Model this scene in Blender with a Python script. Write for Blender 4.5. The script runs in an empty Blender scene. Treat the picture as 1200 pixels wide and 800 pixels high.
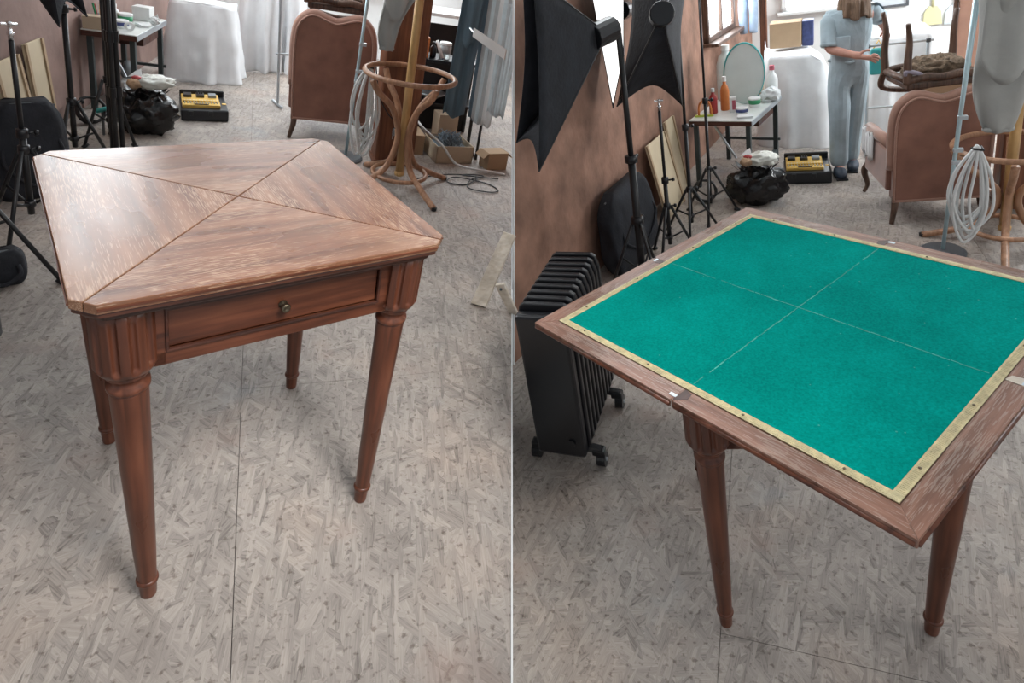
import bpy, math, random
from mathutils import Matrix, Vector, noise, Euler
random.seed(7)
PI = math.pi
sin, cos = math.sin, math.cos
scene = bpy.context.scene
C = scene.collection

# ---------------------------------------------------------------- camera
CAM_H, CAM_PITCH = 1.72, 0.360
def cam_rows(p, r, az=0.0):
    """rows: right, down, forward of a camera pitched down by p and rolled by r, in a room turned by az"""
    B = Matrix(((1, 0, 0), (0, 0, -1), (0, 1, 0)))
    P = Matrix(((1, 0, 0), (0, cos(p), -sin(p)), (0, sin(p), cos(p))))
    R = Matrix(((cos(r), -sin(r), 0), (sin(r), cos(r), 0), (0, 0, 1)))
    return R @ P @ B @ Matrix.Rotation(az, 3, 'Z')
RW = cam_rows(CAM_PITCH, 0)
cam_d = bpy.data.cameras.new('camera')
cam_d.sensor_width = 36.0
cam_d.lens = 36.0 * 730 / 1200
cam_d.shift_y = -170 / 1200
cam_d.clip_start = 0.02
cam = bpy.data.objects.new('camera', cam_d)
C.objects.link(cam)
cam.matrix_world = Matrix.Translation((0, 0, CAM_H)) @ Matrix((RW[0], -RW[1], -RW[2])).transposed().to_4x4()
scene.camera = cam

# ---------------------------------------------------------------- world, light, exposure
w = bpy.data.worlds.new('overcast_sky')
scene.world = w
w.use_nodes = True
w.node_tree.nodes['Background'].inputs[0].default_value = (0.90, 0.95, 1.0, 1)
w.node_tree.nodes['Background'].inputs[1].default_value = 0.46
scene.view_settings.view_transform = 'Standard'
scene.view_settings.look = 'None'
scene.view_settings.gamma = 1.0
scene.view_settings.exposure = 0.0

# the two rooms stand side by side, each level in itself; the floors meet in a shallow valley
def room_matrix(p, r, az, h):
    R = RW.transposed() @ cam_rows(p, r, az)
    return Matrix.Translation((0, 0, CAM_H)) @ R.to_4x4() @ Matrix.Translation((0, 0, -h))
ROOM_L = room_matrix(0.37823, 0.19204, 0.42586, 1.5608)
ROOM_R = room_matrix(0.34155, -0.17007, -0.41888, 1.8816)

def area_light(name, room, loc, target, size, size_y, power, col, spread=PI):
    d = bpy.data.lights.new(name, 'AREA')
    d.shape = 'RECTANGLE'; d.size = size; d.size_y = size_y
    d.energy = power; d.color = col; d.spread = spread
    o = bpy.data.objects.new(name, d)
    C.objects.link(o)
    dirv = Vector(target) - Vector(loc)
    o.matrix_world = room @ Matrix.Translation(loc) @ dirv.to_track_quat('-Z', 'Y').to_matrix().to_4x4()
    return o
# all four area lights are added fill; no window is built where they stand
area_light('added_floor_fill_left_room', ROOM_L, (0.75, -0.1, 2.8), (0.05, 1.55, 0.0), 0.8, 0.9, 8.5, (1.0, 0.96, 0.92), 0.95)  # added overhead fill for the left floor, no window stands here
area_light('added_back_fill_left_room', ROOM_L, (2.3, 6.6, 2.0), (-0.2, 5.4, 0.5), 1.2, 1.2, 75, (0.92, 0.97, 1.0))  # added light without a window, brightens the sheets at the back
area_light('added_side_fill_right_room', ROOM_R, (2.6, 1.7, 1.7), (0.3, 2.0, 0.2), 1.2, 1.2, 17, (1.0, 0.97, 0.94))  # added side light without a window, brightens the right part of this room
area_light('added_back_fill_right_room', ROOM_R, (3.2, 6.0, 2.0), (0.6, 6.2, 0.7), 1.3, 1.3, 130, (0.94, 0.98, 1.0))  # added light without a window, lifts back wall, person and sheets

# ---------------------------------------------------------------- materials
def new_mat(name):
    m = bpy.data.materials.new(name)
    m.use_nodes = True
    nt = m.node_tree
    return m, nt, nt.nodes, nt.links, nt.nodes['Principled BSDF']
def c4(c): return (c[0], c[1], c[2], 1)
def ramp(N, stops):
    r = N.new('ShaderNodeValToRGB')
    e = r.color_ramp.elements
    while len(e) < len(stops): e.new(0.5)
    for k, (p, c) in enumerate(stops):
        e[k].position = p; e[k].color = c4(c)
    return r
def M(name, col, rough=0.5, var=0.12, scale=9.0, metal=0.0, bump=0.0, stretch=None, spec=0.5, detail=4.0, trans=0.0, emit=0.0, bscale=None, coat=0.0, sheen=0.0):
    m, nt, N, L, b = new_mat(name)
    tc = N.new('ShaderNodeTexCoord'); mp = N.new('ShaderNodeMapping')
    L.new(tc.outputs['Object'], mp.inputs[0])
    if stretch: mp.inputs['Scale'].default_value = stretch
    nz = N.new('ShaderNodeTexNoise'); nz.inputs['Scale'].default_value = scale; nz.inputs['Detail'].default_value = detail
    L.new(mp.outputs[0], nz.inputs['Vector'])
    lo = [max(0, x * (1 - var)) for x in col]; hi = [min(1, x * (1 + var)) for x in col]
    rp = ramp(N, [(0.3, lo), (0.7, hi)])
    L.new(nz.outputs[0], rp.inputs[0]); L.new(rp.outputs[0], b.inputs['Base Color'])
    b.inputs['Roughness'].default_value = rough; b.inputs['Metallic'].default_value = metal
    b.inputs['Specular IOR Level'].default_value = spec
    if coat: b.inputs['Coat Weight'].default_value = coat
    if sheen: b.inputs['Sheen Weight'].default_value = sheen; b.inputs['Sheen Roughness'].default_value = 0.4
    if trans: b.inputs['Transmission Weight'].default_value = trans
    if emit:
        b.inputs['Emission Color'].default_value = c4(col); b.inputs['Emission Strength'].default_value = emit
    if bump:
        n2 = N.new('ShaderNodeTexNoise'); n2.inputs['Scale'].default_value = bscale or scale * 6; n2.inputs['Detail'].default_value = 5
        L.new(mp.outputs[0], n2.inputs['Vector'])
        bp = N.new('ShaderNodeBump'); bp.inputs['Strength'].default_value = bump; bp.inputs['Distance'].default_value = 0.01
        L.new(n2.outputs[0], bp.inputs['Height']); L.new(bp.outputs[0], b.inputs['Normal'])
    return m

def wood(name, dark, mid, light, rough, scale=3.0, scratch=0.0, scratch_col=(0.6, 0.5, 0.42), coat=0.0, axis=0):
    """grain runs along the object's x axis, or z with axis=2"""
    m, nt, N, L, b = new_mat(name)
    tc = N.new('ShaderNodeTexCoord')
    def noi(sc, stretch, det=5.0, dist=0.0):
        mp = N.new('ShaderNodeMapping'); mp.inputs['Scale'].default_value = (stretch[2], stretch[1], stretch[0]) if axis == 2 else stretch
        L.new(tc.outputs['Object'], mp.inputs[0])
        n = N.new('ShaderNodeTexNoise'); n.inputs['Scale'].default_value = sc; n.inputs['Detail'].default_value = det
        n.inputs['Distortion'].default_value = dist
        L.new(mp.outputs[0], n.inputs['Vector']); return n
    n1 = noi(scale, (0.8, 13, 13), 7, 0.25)
    r1 = ramp(N, [(0.30, dark), (0.5, mid), (0.72, light)])
    L.new(n1.outputs[0], r1.inputs[0])
    col = r1.outputs[0]
    n2 = noi(scale * 1.3, (1, 2.0, 2), 3)
    r2 = ramp(N, [(0.35, (0.72, 0.70, 0.68)), (0.65, (1.12, 1.12, 1.12))])
    L.new(n2.outputs[0], r2.inputs[0])
    mx = N.new('ShaderNodeMix'); mx.data_type = 'RGBA'; mx.blend_type = 'MULTIPLY'; mx.inputs[0].default_value = 1
    L.new(col, mx.inputs[6]); L.new(r2.outputs[0], mx.inputs[7]); col = mx.outputs[2]
    if scratch:
        n3 = noi(26, (1.0, 16, 16), 6, 0.3)
        n4 = noi(2.6, (1, 1.4, 1), 5)
        ma = N.new('ShaderNodeMath'); ma.operation = 'MULTIPLY_ADD'; ma.inputs[1].default_value = 0.75
        L.new(n4.outputs[0], ma.inputs[0]); L.new(n3.outputs[0], ma.inputs[2])
        r3 = ramp(N, [(0.95, (0, 0, 0)), (1.08, (scratch,) * 3)])
        L.new(ma.outputs[0], r3.inputs[0])
        mx2 = N.new('ShaderNodeMix'); mx2.data_type = 'RGBA'
        L.new(r3.outputs[0], mx2.inputs[0]); L.new(col, mx2.inputs[6]); mx2.inputs[7].default_value = c4(scratch_col); col = mx2.outputs[2]
        n5 = noi(1.9, (1, 1.2, 1), 6)
        mp5 = n5.inputs['Vector'].links[0].from_node; mp5.inputs['Location'].default_value = (4, 9, 2)
        r5 = ramp(N, [(0.48, (0, 0, 0)), (0.72, (0.42 * scratch,) * 3)]); L.new(n5.outputs[0], r5.inputs[0])
        mx5 = N.new('ShaderNodeMix'); mx5.data_type = 'RGBA'
        L.new(r5.outputs[0], mx5.inputs[0]); L.new(col, mx5.inputs[6]); mx5.inputs[7].default_value = c4([0.9 * q for q in scratch_col]); col = mx5.outputs[2]
    L.new(col, b.inputs['Base Color'])
    rr = ramp(N, [(0.3, (rough * 0.8,) * 3), (0.7, (rough * 1.25,) * 3)])
    L.new(n2.outputs[0], rr.inputs[0]); L.new(rr.outputs[0], b.inputs['Roughness'])
    if coat: b.inputs['Coat Weight'].default_value = coat; b.inputs['Coat Roughness'].default_value = 0.25
    bp = N.new('ShaderNodeBump'); bp.inputs['Strength'].default_value = 0.12; bp.inputs['Distance'].default_value = 0.004
    L.new(n1.outputs[0], bp.inputs['Height']); L.new(bp.outputs[0], b.inputs['Normal'])
    return m

def osb_material(name, tint):
    """oriented strand board: straight flakes lying at many angles over one another, worn grey, with stains"""
    m, nt, N, L, b = new_mat(name)
    tc = N.new('ShaderNodeTexCoord')
    def mapped(rot, sc, off=(0, 0, 0)):
        r = N.new('ShaderNodeMapping'); r.inputs['Rotation'].default_value = (0, 0, rot); r.inputs['Location'].default_value = off
        L.new(tc.outputs['Object'], r.inputs[0])
        q = N.new('ShaderNodeMapping'); q.inputs['Scale'].default_value = sc
        L.new(r.outputs[0], q.inputs[0]); return q
    def mix(fac, a, bb, mode='MIX'):
        x = N.new('ShaderNodeMix'); x.data_type = 'RGBA'; x.blend_type = mode
        if isinstance(fac, float): x.inputs[0].default_value = fac
        else: L.new(fac, x.inputs[0])
        for k, v in ((6, a), (7, bb)):
            if isinstance(v, tuple): x.inputs[k].default_value = c4(v)
            else: L.new(v, x.inputs[k])
        return x.outputs[2]
    col = None; hgt = None
    for k, (ang, sx, sy) in enumerate(((0.3, 9, 42), (1.35, 11, 60), (2.2, 8, 48), (2.85, 12, 66), (0.85, 10, 55), (1.75, 14, 80))):
        q = mapped(ang, (sx, sy, 1), (0.37 * k, 0.61 * k, 0))
        v = N.new('ShaderNodeTexVoronoi'); v.voronoi_dimensions = '2D'; v.inputs['Scale'].default_value = 1.0; L.new(q.outputs[0], v.inputs['Vector'])
        sp = N.new('ShaderNodeSeparateColor'); L.new(v.outputs['Color'], sp.inputs[0])
        n = N.new('ShaderNodeTexNoise'); n.inputs['Scale'].default_value = 1.0; n.inputs['Detail'].default_value = 4; n.inputs['Roughness'].default_value = 0.65
        q2 = mapped(ang, (sx * 1.2, sy * 4.0, 1), (0.37 * k, 0.61 * k, 0)); L.new(q2.outputs[0], n.inputs['Vector'])
        ma = N.new('ShaderNodeMath'); ma.operation = 'MULTIPLY_ADD'; ma.inputs[1].default_value = 0.42
        L.new(sp.outputs[0], ma.inputs[0]); L.new(n.outputs[0], ma.inputs[2])
        rp = ramp(N, [(0.40, tuple(0.55 * t for t in tint)), (0.56, tuple(0.84 * t for t in tint)), (0.76, tint), (1.0, tuple(min(1, 1.22 * t) for t in tint))])
        L.new(ma.outputs[0], rp.inputs[0])
        if col is None: col = rp.outputs[0]; hgt = ma.outputs[0]
        else:
            g = N.new('ShaderNodeMath'); g.operation = 'GREATER_THAN'; g.inputs[1].default_value = 0.60; L.new(sp.outputs[1], g.inputs[0])
            col = mix(g.outputs[0], col, rp.outputs[0])
            hm = N.new('ShaderNodeMix'); hm.data_type = 'FLOAT'; L.new(g.outputs[0], hm.inputs[0]); L.new(hgt, hm.inputs[2]); L.new(ma.outputs[0], hm.inputs[3]); hgt = hm.outputs[0]
    # ground-in dirt between the flakes, worn patches, faint paint stains
    st = N.new('ShaderNodeTexNoise'); st.inputs['Scale'].default_value = 2.2; st.inputs['Detail'].default_value = 7; L.new(tc.outputs['Object'], st.inputs['Vector'])
    sr = ramp(N, [(0.32, (0.76, 0.75, 0.76)), (0.5, (1, 1, 1)), (0.70, (1.10, 1.02, 0.97))]); L.new(st.outputs[0], sr.inputs[0])
    col = mix(1.0, col, sr.outputs[0], 'MULTIPLY')
    sk = N.new('ShaderNodeTexNoise'); sk.inputs['Scale'].default_value = 60; sk.inputs['Detail'].default_value = 3; L.new(tc.outputs['Object'], sk.inputs['Vector'])
    kr = ramp(N, [(0.30, (0.55, 0.52, 0.50)), (0.42, (1, 1, 1))]); L.new(sk.outputs[0], kr.inputs[0])
    col = mix(1.0, col, kr.outputs[0], 'MULTIPLY')
    for off, colr, lo in (((5, 2, 1), (0.30, 0.36, 0.41), 0.63), ((1, 7, 3), (0.40, 0.27, 0.22), 0.62)):
        s2 = N.new('ShaderNodeTexNoise'); s2.inputs['Scale'].default_value = 2.9; s2.inputs['Detail'].default_value = 4
        mp2 = N.new('ShaderNodeMapping'); mp2.inputs['Location'].default_value = off; L.new(tc.outputs['Object'], mp2.inputs[0]); L.new(mp2.outputs[0], s2.inputs['Vector'])
        bl = ramp(N, [(lo, (0, 0, 0)), (lo + 0.14, (0.5, 0.5, 0.5))]); L.new(s2.outputs[0], bl.inputs[0])
        col = mix(bl.outputs[0], col, colr)
    L.new(col, b.inputs['Base Color'])
    b.inputs['Roughness'].default_value = 0.60; b.inputs['Specular IOR Level'].default_value = 0.35
    bp = N.new('ShaderNodeBump'); bp.inputs['Strength'].default_value = 0.22; bp.inputs['Distance'].default_value = 0.004
    L.new(hgt, bp.inputs['Height']); L.new(bp.outputs[0], b.inputs['Normal'])
    return m

def felt_material():
    m, nt, N, L, b = new_mat('green_felt')
    tc = N.new('ShaderNodeTexCoord')
    n1 = N.new('ShaderNodeTexNoise'); n1.inputs['Scale'].default_value = 190; n1.inputs['Detail'].default_value = 3
    n2 = N.new('ShaderNodeTexNoise'); n2.inputs['Scale'].default_value = 5; n2.inputs['Detail'].default_value = 4
    for n in (n1, n2): L.new(tc.outputs['Object'], n.inputs['Vector'])
    r1 = ramp(N, [(0.3, (0.0, 0.225, 0.190)), (0.7, (0.0, 0.325, 0.275))]); L.new(n1.outputs[0], r1.inputs[0])
    r2 = ramp(N, [(0.35, (0.86, 0.86, 0.86)), (0.65, (1.08, 1.08, 1.08))]); L.new(n2.outputs[0], r2.inputs[0])
    mx = N.new('ShaderNodeMix'); mx.data_type = 'RGBA'; mx.blend_type = 'MULTIPLY'; mx.inputs[0].default_value = 1
    L.new(r1.outputs[0], mx.inputs[6]); L.new(r2.outputs[0], mx.inputs[7])
    # specks of lint
    v = N.new('ShaderNodeTexVoronoi'); v.inputs['Scale'].default_value = 26; L.new(tc.outputs['Object'], v.inputs['Vector'])
    r3 = ramp(N, [(0.045, (0.22, 0.22, 0.22)), (0.06, (0, 0, 0))]); L.new(v.outputs['Distance'], r3.inputs[0])
    m2 = N.new('ShaderNodeMix'); m2.data_type = 'RGBA'; L.new(r3.outputs[0], m2.inputs[0]); L.new(mx.outputs[2], m2.inputs[6]); m2.inputs[7].default_value = (0.35, 0.62, 0.5, 1)
    L.new(m2.outputs[2], b.inputs['Base Color'])
    b.inputs['Roughness'].default_value = 1.0; b.inputs['Specular IOR Level'].default_value = 0.03
    bp = N.new('ShaderNodeBump'); bp.inputs['Strength'].default_value = 0.25; bp.inputs['Distance'].default_value = 0.002
    L.new(n1.outputs[0], bp.inputs['Height']); L.new(bp.outputs[0], b.inputs['Normal'])
    return m

def emission_mat(name, col, s):
    m, nt, N, L, b = new_mat(name)
    b.inputs['Base Color'].default_value = c4(col); b.inputs['Emission Color'].default_value = c4(col); b.inputs['Emission Strength'].default_value = s
    return m

T = {}
T['osb'] = osb_material('osb_floor', (0.385, 0.345, 0.312))
T['joint'] = M('floor_joint', (0.12, 0.10, 0.088), 0.9)
T['plaster'] = M('terracotta_plaster', (0.30, 0.165, 0.115), 0.85, 0.34, 5.5, bump=0.5, bscale=18)
T['plaster_pink'] = M('pinkish_plaster', (0.27, 0.18, 0.155), 0.85, 0.22, 4, bump=0.4, bscale=16)
T['white_wall'] = M('white_wall_paint', (0.80, 0.82, 0.82), 0.7, 0.04, 3, bump=0.08)
T['pane'] = emission_mat('bright_daylight_pane', (0.93, 0.97, 1.0), 9.0)
T['top'] = wood('worn_table_top', (0.118, 0.045, 0.024), (0.225, 0.095, 0.051), (0.325, 0.160, 0.092), 0.27, 2.4, 0.8, (0.46, 0.30, 0.20))
T['maho'] = wood('mahogany', (0.060, 0.020, 0.011), (0.135, 0.042, 0.021), (0.20, 0.068, 0.033), 0.34, 4)
T['mahoz'] = wood('mahogany_upright_grain', (0.070, 0.023, 0.012), (0.135, 0.042, 0.021), (0.185, 0.062, 0.031), 0.34, 4, axis=2)
T['mahod'] = wood('dark_mahogany', (0.030, 0.011, 0.007), (0.075, 0.024, 0.014), (0.12, 0.040, 0.022), 0.36, 4)
T['rail'] = wood('card_table_rail', (0.14, 0.058, 0.035), (0.25, 0.115, 0.075), (0.36, 0.19, 0.135), 0.30, 4, 0.35, (0.5, 0.42, 0.36))
T['felt'] = felt_material()
T['braid'] = M('gold_braid', (0.62, 0.54, 0.31), 0.6, 0.2, 60, bump=0.3)
T['crease'] = M('worn_felt_crease', (0.06, 0.36, 0.30), 0.95, 0.4, 40)
T['black'] = M('black_paint', (0.012, 0.013, 0.015), 0.38, 0.1)
T['blackf'] = M('black_fabric', (0.014, 0.016, 0.022), 0.85, 0.35, 12, bump=0.3, bscale=60)
T['blackp'] = M('black_plastic', (0.010, 0.011, 0.014), 0.30, 0.1)
T['bin'] = M('black_bin_liner', (0.008, 0.008, 0.009), 0.20, 0.1, bump=0.6, bscale=14)
T['chrome'] = M('chrome', (0.75, 0.76, 0.78), 0.2, 0.05, metal=1.0)
T['steel'] = M('brushed_steel', (0.55, 0.60, 0.64), 0.35, 0.1, metal=0.8)
T['brass'] = M('dull_brass', (0.16, 0.13, 0.09), 0.35, 0.2, metal=0.9)
T['white'] = M('white_plastic', (0.78, 0.80, 0.80), 0.45, 0.04)
T['cream'] = M('cream_board', (0.58, 0.48, 0.33), 0.7, 0.1, 4)
T['sheet'] = M('white_dust_sheet', (0.80, 0.82, 0.84), 0.9, 0.05, 6, bump=0.25, bscale=22)
T['paper'] = M('paper', (0.72, 0.75, 0.76), 0.8, 0.06)
T['card'] = M('cardboard', (0.42, 0.30, 0.19), 0.85, 0.1, 5)
T['cardp'] = M('pale_cardboard', (0.50, 0.41, 0.30), 0.85, 0.1, 5)
T['velvet'] = M('brown_velvet', (0.255, 0.120, 0.085), 0.8, 0.22, 7, sheen=0.6)
T['velvetl'] = M('brown_piping', (0.36, 0.20, 0.15), 0.75, 0.15, 7, sheen=0.5)
T['cwood'] = wood('chair_wood', (0.05, 0.026, 0.016), (0.11, 0.06, 0.04), (0.17, 0.10, 0.07), 0.45, 5, axis=2)
T['bent'] = wood('bentwood_beech', (0.30, 0.155, 0.085), (0.40, 0.215, 0.125), (0.50, 0.29, 0.18), 0.4, 5, axis=2)
T['pine'] = wood('pale_pine', (0.50, 0.30, 0.11), (0.60, 0.38, 0.16), (0.68, 0.46, 0.22), 0.4, 4, axis=2)
T['wpine'] = wood('white_pine', (0.62, 0.54, 0.43), (0.72, 0.65, 0.55), (0.80, 0.74, 0.66), 0.55, 5)
T['post'] = wood('oak_post', (0.10, 0.036, 0.018), (0.19, 0.070, 0.034), (0.27, 0.11, 0.055), 0.5, 3, axis=2)
T['hair'] = M('horsehair_stuffing', (0.20, 0.145, 0.10), 0.95, 0.5, 40, bump=1.0, bscale=90)
T['lampblue'] = M('pale_blue_metal', (0.50, 0.66, 0.72), 0.35, 0.06, metal=0.3)
T['cable'] = M('white_cable', (0.66, 0.68, 0.68), 0.45, 0.05)
T['bcable'] = M('black_cable', (0.015, 0.016, 0.018), 0.5, 0.05)
T['grey_cloth'] = M('grey_jersey', (0.38, 0.385, 0.37), 0.9, 0.08, 8, bump=0.2)
T['blue_cloth'] = M('slate_blue_cloth', (0.115, 0.185, 0.24), 0.85, 0.12, 8, stretch=(6, 6, 0.6), bump=0.15)
T['grey_paper'] = M('grey_fabric_sample', (0.45, 0.49, 0.51), 0.85, 0.12, 14)
T['pale_cloth'] = M('pale_blue_fabric_sample', (0.58, 0.68, 0.72), 0.85, 0.12, 14)
T['yellow'] = M('yellow_plastic', (0.72, 0.46, 0.10), 0.45, 0.1)
T['green'] = M('green_plastic', (0.03, 0.28, 0.12), 0.4, 0.1)
T['lime'] = M('lime_plastic', (0.50, 0.60, 0.06), 0.4, 0.1)
T['pink'] = M('pink_print', (0.50, 0.12, 0.16), 0.6, 0.2, 30)
T['red'] = M('red_plastic', (0.36, 0.03, 0.03), 0.4, 0.1)
T['orange'] = M('orange_plastic', (0.62, 0.20, 0.05), 0.45, 0.1)
T['navy'] = M('navy_print', (0.05, 0.07, 0.20), 0.5, 0.3, 30)
T['teal'] = M('teal_plastic', (0.05, 0.36, 0.36), 0.4, 0.1)
T['desktop'] = M('desk_laminate', (0.70, 0.74, 0.72), 0.35, 0.08, 6)
T['deskwood'] = wood('desk_edge_wood', (0.04, 0.015, 0.010), (0.085, 0.030, 0.020), (0.12, 0.045, 0.03), 0.5, 4)
T['deskleg'] = M('dark_green_steel', (0.045, 0.060, 0.062), 0.45, 0.1)
T['dgrey'] = M('dark_grey_metal', (0.09, 0.10, 0.11), 0.4, 0.1)
T['mgrey'] = M('mid_grey_plastic', (0.22, 0.25, 0.27), 0.45, 0.1)
T['glass'] = M('table_glass', (0.82, 0.92, 0.92), 0.05, 0.02, trans=0.85)
T['clear'] = M('clear_plastic', (0.80, 0.88, 0.87), 0.25, 0.04, trans=0.35)
T['dust'] = M('pale_brown_fluff', (0.42, 0.28, 0.18), 0.9, 0.3, 20, bump=0.5)
T['plasbag'] = M('white_plastic_bag', (0.66, 0.67, 0.62), 0.4, 0.1, 12, bump=0.6, bscale=30)
T['shred'] = M('slate_shredded_strip', (0.17, 0.22, 0.26), 0.6, 0.3, 30)
T['overall'] = M('washed_blue_work_cloth', (0.36, 0.45, 0.50), 0.9, 0.14, 9, bump=0.5, bscale=16)
T['skin'] = M('skin', (0.50, 0.26, 0.20), 0.55, 0.08, 12)
T['hairp'] = M('brown_hair', (0.20, 0.125, 0.08), 0.6, 0.4, 20, stretch=(8, 8, 1), bump=0.6)
T['shoe'] = M('dark_blue_shoe', (0.03, 0.045, 0.07), 0.6, 0.2)
T['denim'] = M('pale_denim', (0.34, 0.44, 0.58), 0.9, 0.2, 10)
T['panyel'] = M('pale_yellow_plastic', (0.68, 0.66, 0.40), 0.45, 0.05)
T['pangrey'] = M('pale_grey_plastic', (0.60, 0.66, 0.70), 0.45, 0.05)
T['diff'] = emission_mat('softbox_diffuser', (1.0, 0.99, 0.97), 1.6)
T['inner'] = M('grey_softbox_lining', (0.36, 0.33, 0.30), 0.7, 0.1)
T['lilac'] = M('lilac_cloth', (0.30, 0.27, 0.33), 0.9, 0.2)
T['salmon'] = M('salmon_board', (0.62, 0.36, 0.27), 0.8, 0.08)

# ---------------------------------------------------------------- mesh helpers
class MB:
    def __init__(s): s.v = []; s.f = []
    def add(s, vs, fs):
        b = len(s.v); s.v.extend(Vector(p) for p in vs); s.f.extend(tuple(b + i for i in f) for f in fs); return s
    def box(s, c, d, rot=None, taper=None):
        x, y, z = d[0] / 2, d[1] / 2, d[2] / 2
        vs = [Vector((i * x, j * y, k * z)) for k in (-1, 1) for j in (-1, 1) for i in (-1, 1)]
        if taper:
            for p in vs[4:]: p.x *= taper; p.y *= taper
        if rot is not None:
            R = Euler(rot).to_matrix(); vs = [R @ p for p in vs]
        c = Vector(c)
        return s.add([p + c for p in vs], [(0, 2, 3, 1), (4, 5, 7, 6), (0, 1, 5, 4), (2, 6, 7, 3), (0, 4, 6, 2), (1, 3, 7, 5)])
    def prism(s, poly, z0, z1):
        n = len(poly)
        vs = [(p[0], p[1], z0) for p in poly] + [(p[0], p[1], z1) for p in poly]
        return s.add(vs, [tuple(reversed(range(n))), tuple(range(n, 2 * n))] + [(i, (i + 1) % n, n + (i + 1) % n, n + i) for i in range(n)])
    def slab(s, poly, thick):
        """3-D polygon given thickness along its normal"""
        P = [Vector(p) for p in poly]; n = len(P)
        nor = Vector((0, 0, 0))
        for i in range(n): nor += P[i].cross(P[(i + 1) % n])
        nor.normalize(); o = nor * thick
        return s.add(P + [p + o for p in P], [tuple(reversed(range(n))), tuple(range(n, 2 * n))] + [(i, (i + 1) % n, n + (i + 1) % n, n + i) for i in range(n)])
    def cyl(s, a, b, r0, r1=None, n=12):
        return s.tube([a, b], r0, n, r_end=r1)
    def tube(s, path, r, n=8, r_end=None, closed=False, radii=None):
        P = [Vector(p) for p in path]; m = len(P)
        rings = []; prev = None
        for i, p in enumerate(P):
            if closed: t = P[(i + 1) % m] - P[i - 1]
            else: t = P[min(i + 1, m - 1)] - P[max(i - 1, 0)]
            if t.length < 1e-9: t = Vector((0, 0, 1))
            t.normalize()
            if prev is None:
                u = t.orthogonal().normalized()
            else:
                u = prev - t * prev.dot(t)
                u = u.normalized() if u.length > 1e-6 else t.orthogonal().normalized()
            prev = u; w_ = t.cross(u)
            k = i / max(1, m - 1)
            rr = radii[i] if radii else (r if r_end is None else r + (r_end - r) * k)
            rings.append([p + (u * cos(2 * PI * j / n) + w_ * sin(2 * PI * j / n)) * rr for j in range(n)])
        vs = [q for ring in rings for q in ring]
        fs = []
        for i in range(m if closed else m - 1):
            for j in range(n):
                a = i * n + j; b = i * n + (j + 1) % n; i2 = (i + 1) % m
                fs.append((a, b, i2 * n + (j + 1) % n, i2 * n + j))
        if not closed:
            fs.append(tuple(reversed(range(n)))); fs.append(tuple((m - 1) * n + j for j in range(n)))
        return s.add(vs, fs)
    def lathe(s, prof, n=24, c=(0, 0, 0), rad=None):
        """prof: (r, z) from bottom to top; rad(angle, z, r) may change the radius"""
        vs = []
        for r, z in prof:
            for j in range(n):
                a = 2 * PI * j / n
                q = rad(a, z, r) if rad else r
                vs.append((c[0] + q * cos(a), c[1] + q * sin(a), c[2] + z))
        m = len(prof)
        fs = [(i * n + j, i * n + (j + 1) % n, (i + 1) * n + (j + 1) % n, (i + 1) * n + j) for i in range(m - 1) for j in range(n)]
        fs.append(tuple(reversed(range(n)))); fs.append(tuple((m - 1) * n + j for j in range(n)))
        return s.add(vs, fs)
    def grid(s, fn, nu, nv, closed_u=False):
        vs = [fn(i / (nu if closed_u else nu - 1), j / (nv - 1)) for j in range(nv) for i in range(nu)]
        fs = []
        for j in range(nv - 1):
            for i in range(nu if closed_u else nu - 1):
                i2 = (i + 1) % nu
                fs.append((j * nu + i, j * nu + i2, (j + 1) * nu + i2, (j + 1) * nu + i))
        return s.add(vs, fs)
    def blob(s, c, r, amp=0.15, freq=3.0, nu=28, nv=18, seed=0.0, flat=None):
        c = Vector(c)
        def fn(u, v):
            th = v * PI; ph = u * 2 * PI
            d = Vector((sin(th) * cos(ph), sin(th) * sin(ph), -cos(th)))
            k = 1 + amp * (noise.noise(d * freq + Vector((seed, seed * 2, 0))) + 0.5 * noise.noise(d * freq * 2.7 + Vector((0, seed, 3))))
            p = Vector((d.x * r[0], d.y * r[1], d.z * r[2])) * k + c
            if flat is not None and p.z < flat: p.z = flat
            return p
        return s.grid(fn, nu, nv, True)
    def build(s, name, mat, parent=None, smooth=False, bevel=0.0, origin=None, solid=0.0, sub=0):
        me = bpy.data.meshes.new(name)
        vs = s.v if origin is None else [p - Vector(origin) for p in s.v]
        me.from_pydata([tuple(p) for p in vs], [], s.f)
        me.validate(); me.update()
        if mat is not None: me.materials.append(T[mat] if isinstance(mat, str) else mat)
        if smooth:
            for p in me.polygons: p.use_smooth = True
        o = bpy.data.objects.new(name, me)
        C.objects.link(o)
        if parent is not None: o.parent = parent
        if solid:
            q = o.modifiers.new('thickness', 'SOLIDIFY'); q.thickness = solid; q.offset = 0
        if sub:
            q = o.modifiers.new('smooth', 'SUBSURF'); q.levels = sub; q.render_levels = sub
        if bevel:
            q = o.modifiers.new('bevel', 'BEVEL'); q.width = bevel; q.segments = 2; q.limit_method = 'ANGLE'; q.angle_limit = 0.6
        return o

def spline(pts, k=6, closed=False):
    P = [Vector(p) for p in pts]; n = len(P); out = []
    for i in range(n if closed else n - 1):
        if closed: a, b, c, d = P[i - 1], P[i], P[(i + 1) % n], P[(i + 2) % n]
        else: a, b, c, d = P[max(i - 1, 0)], P[i], P[i + 1], P[min(i + 2, n - 1)]
        for j in range(k):
            t = j / k
            out.append(0.5 * ((2 * b) + (c - a) * t + (2 * a - 5 * b + 4 * c - d) * t * t + (3 * b - a - 3 * c + d) * t ** 3))
    if not closed: out.append(P[-1])
    return out

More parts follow.
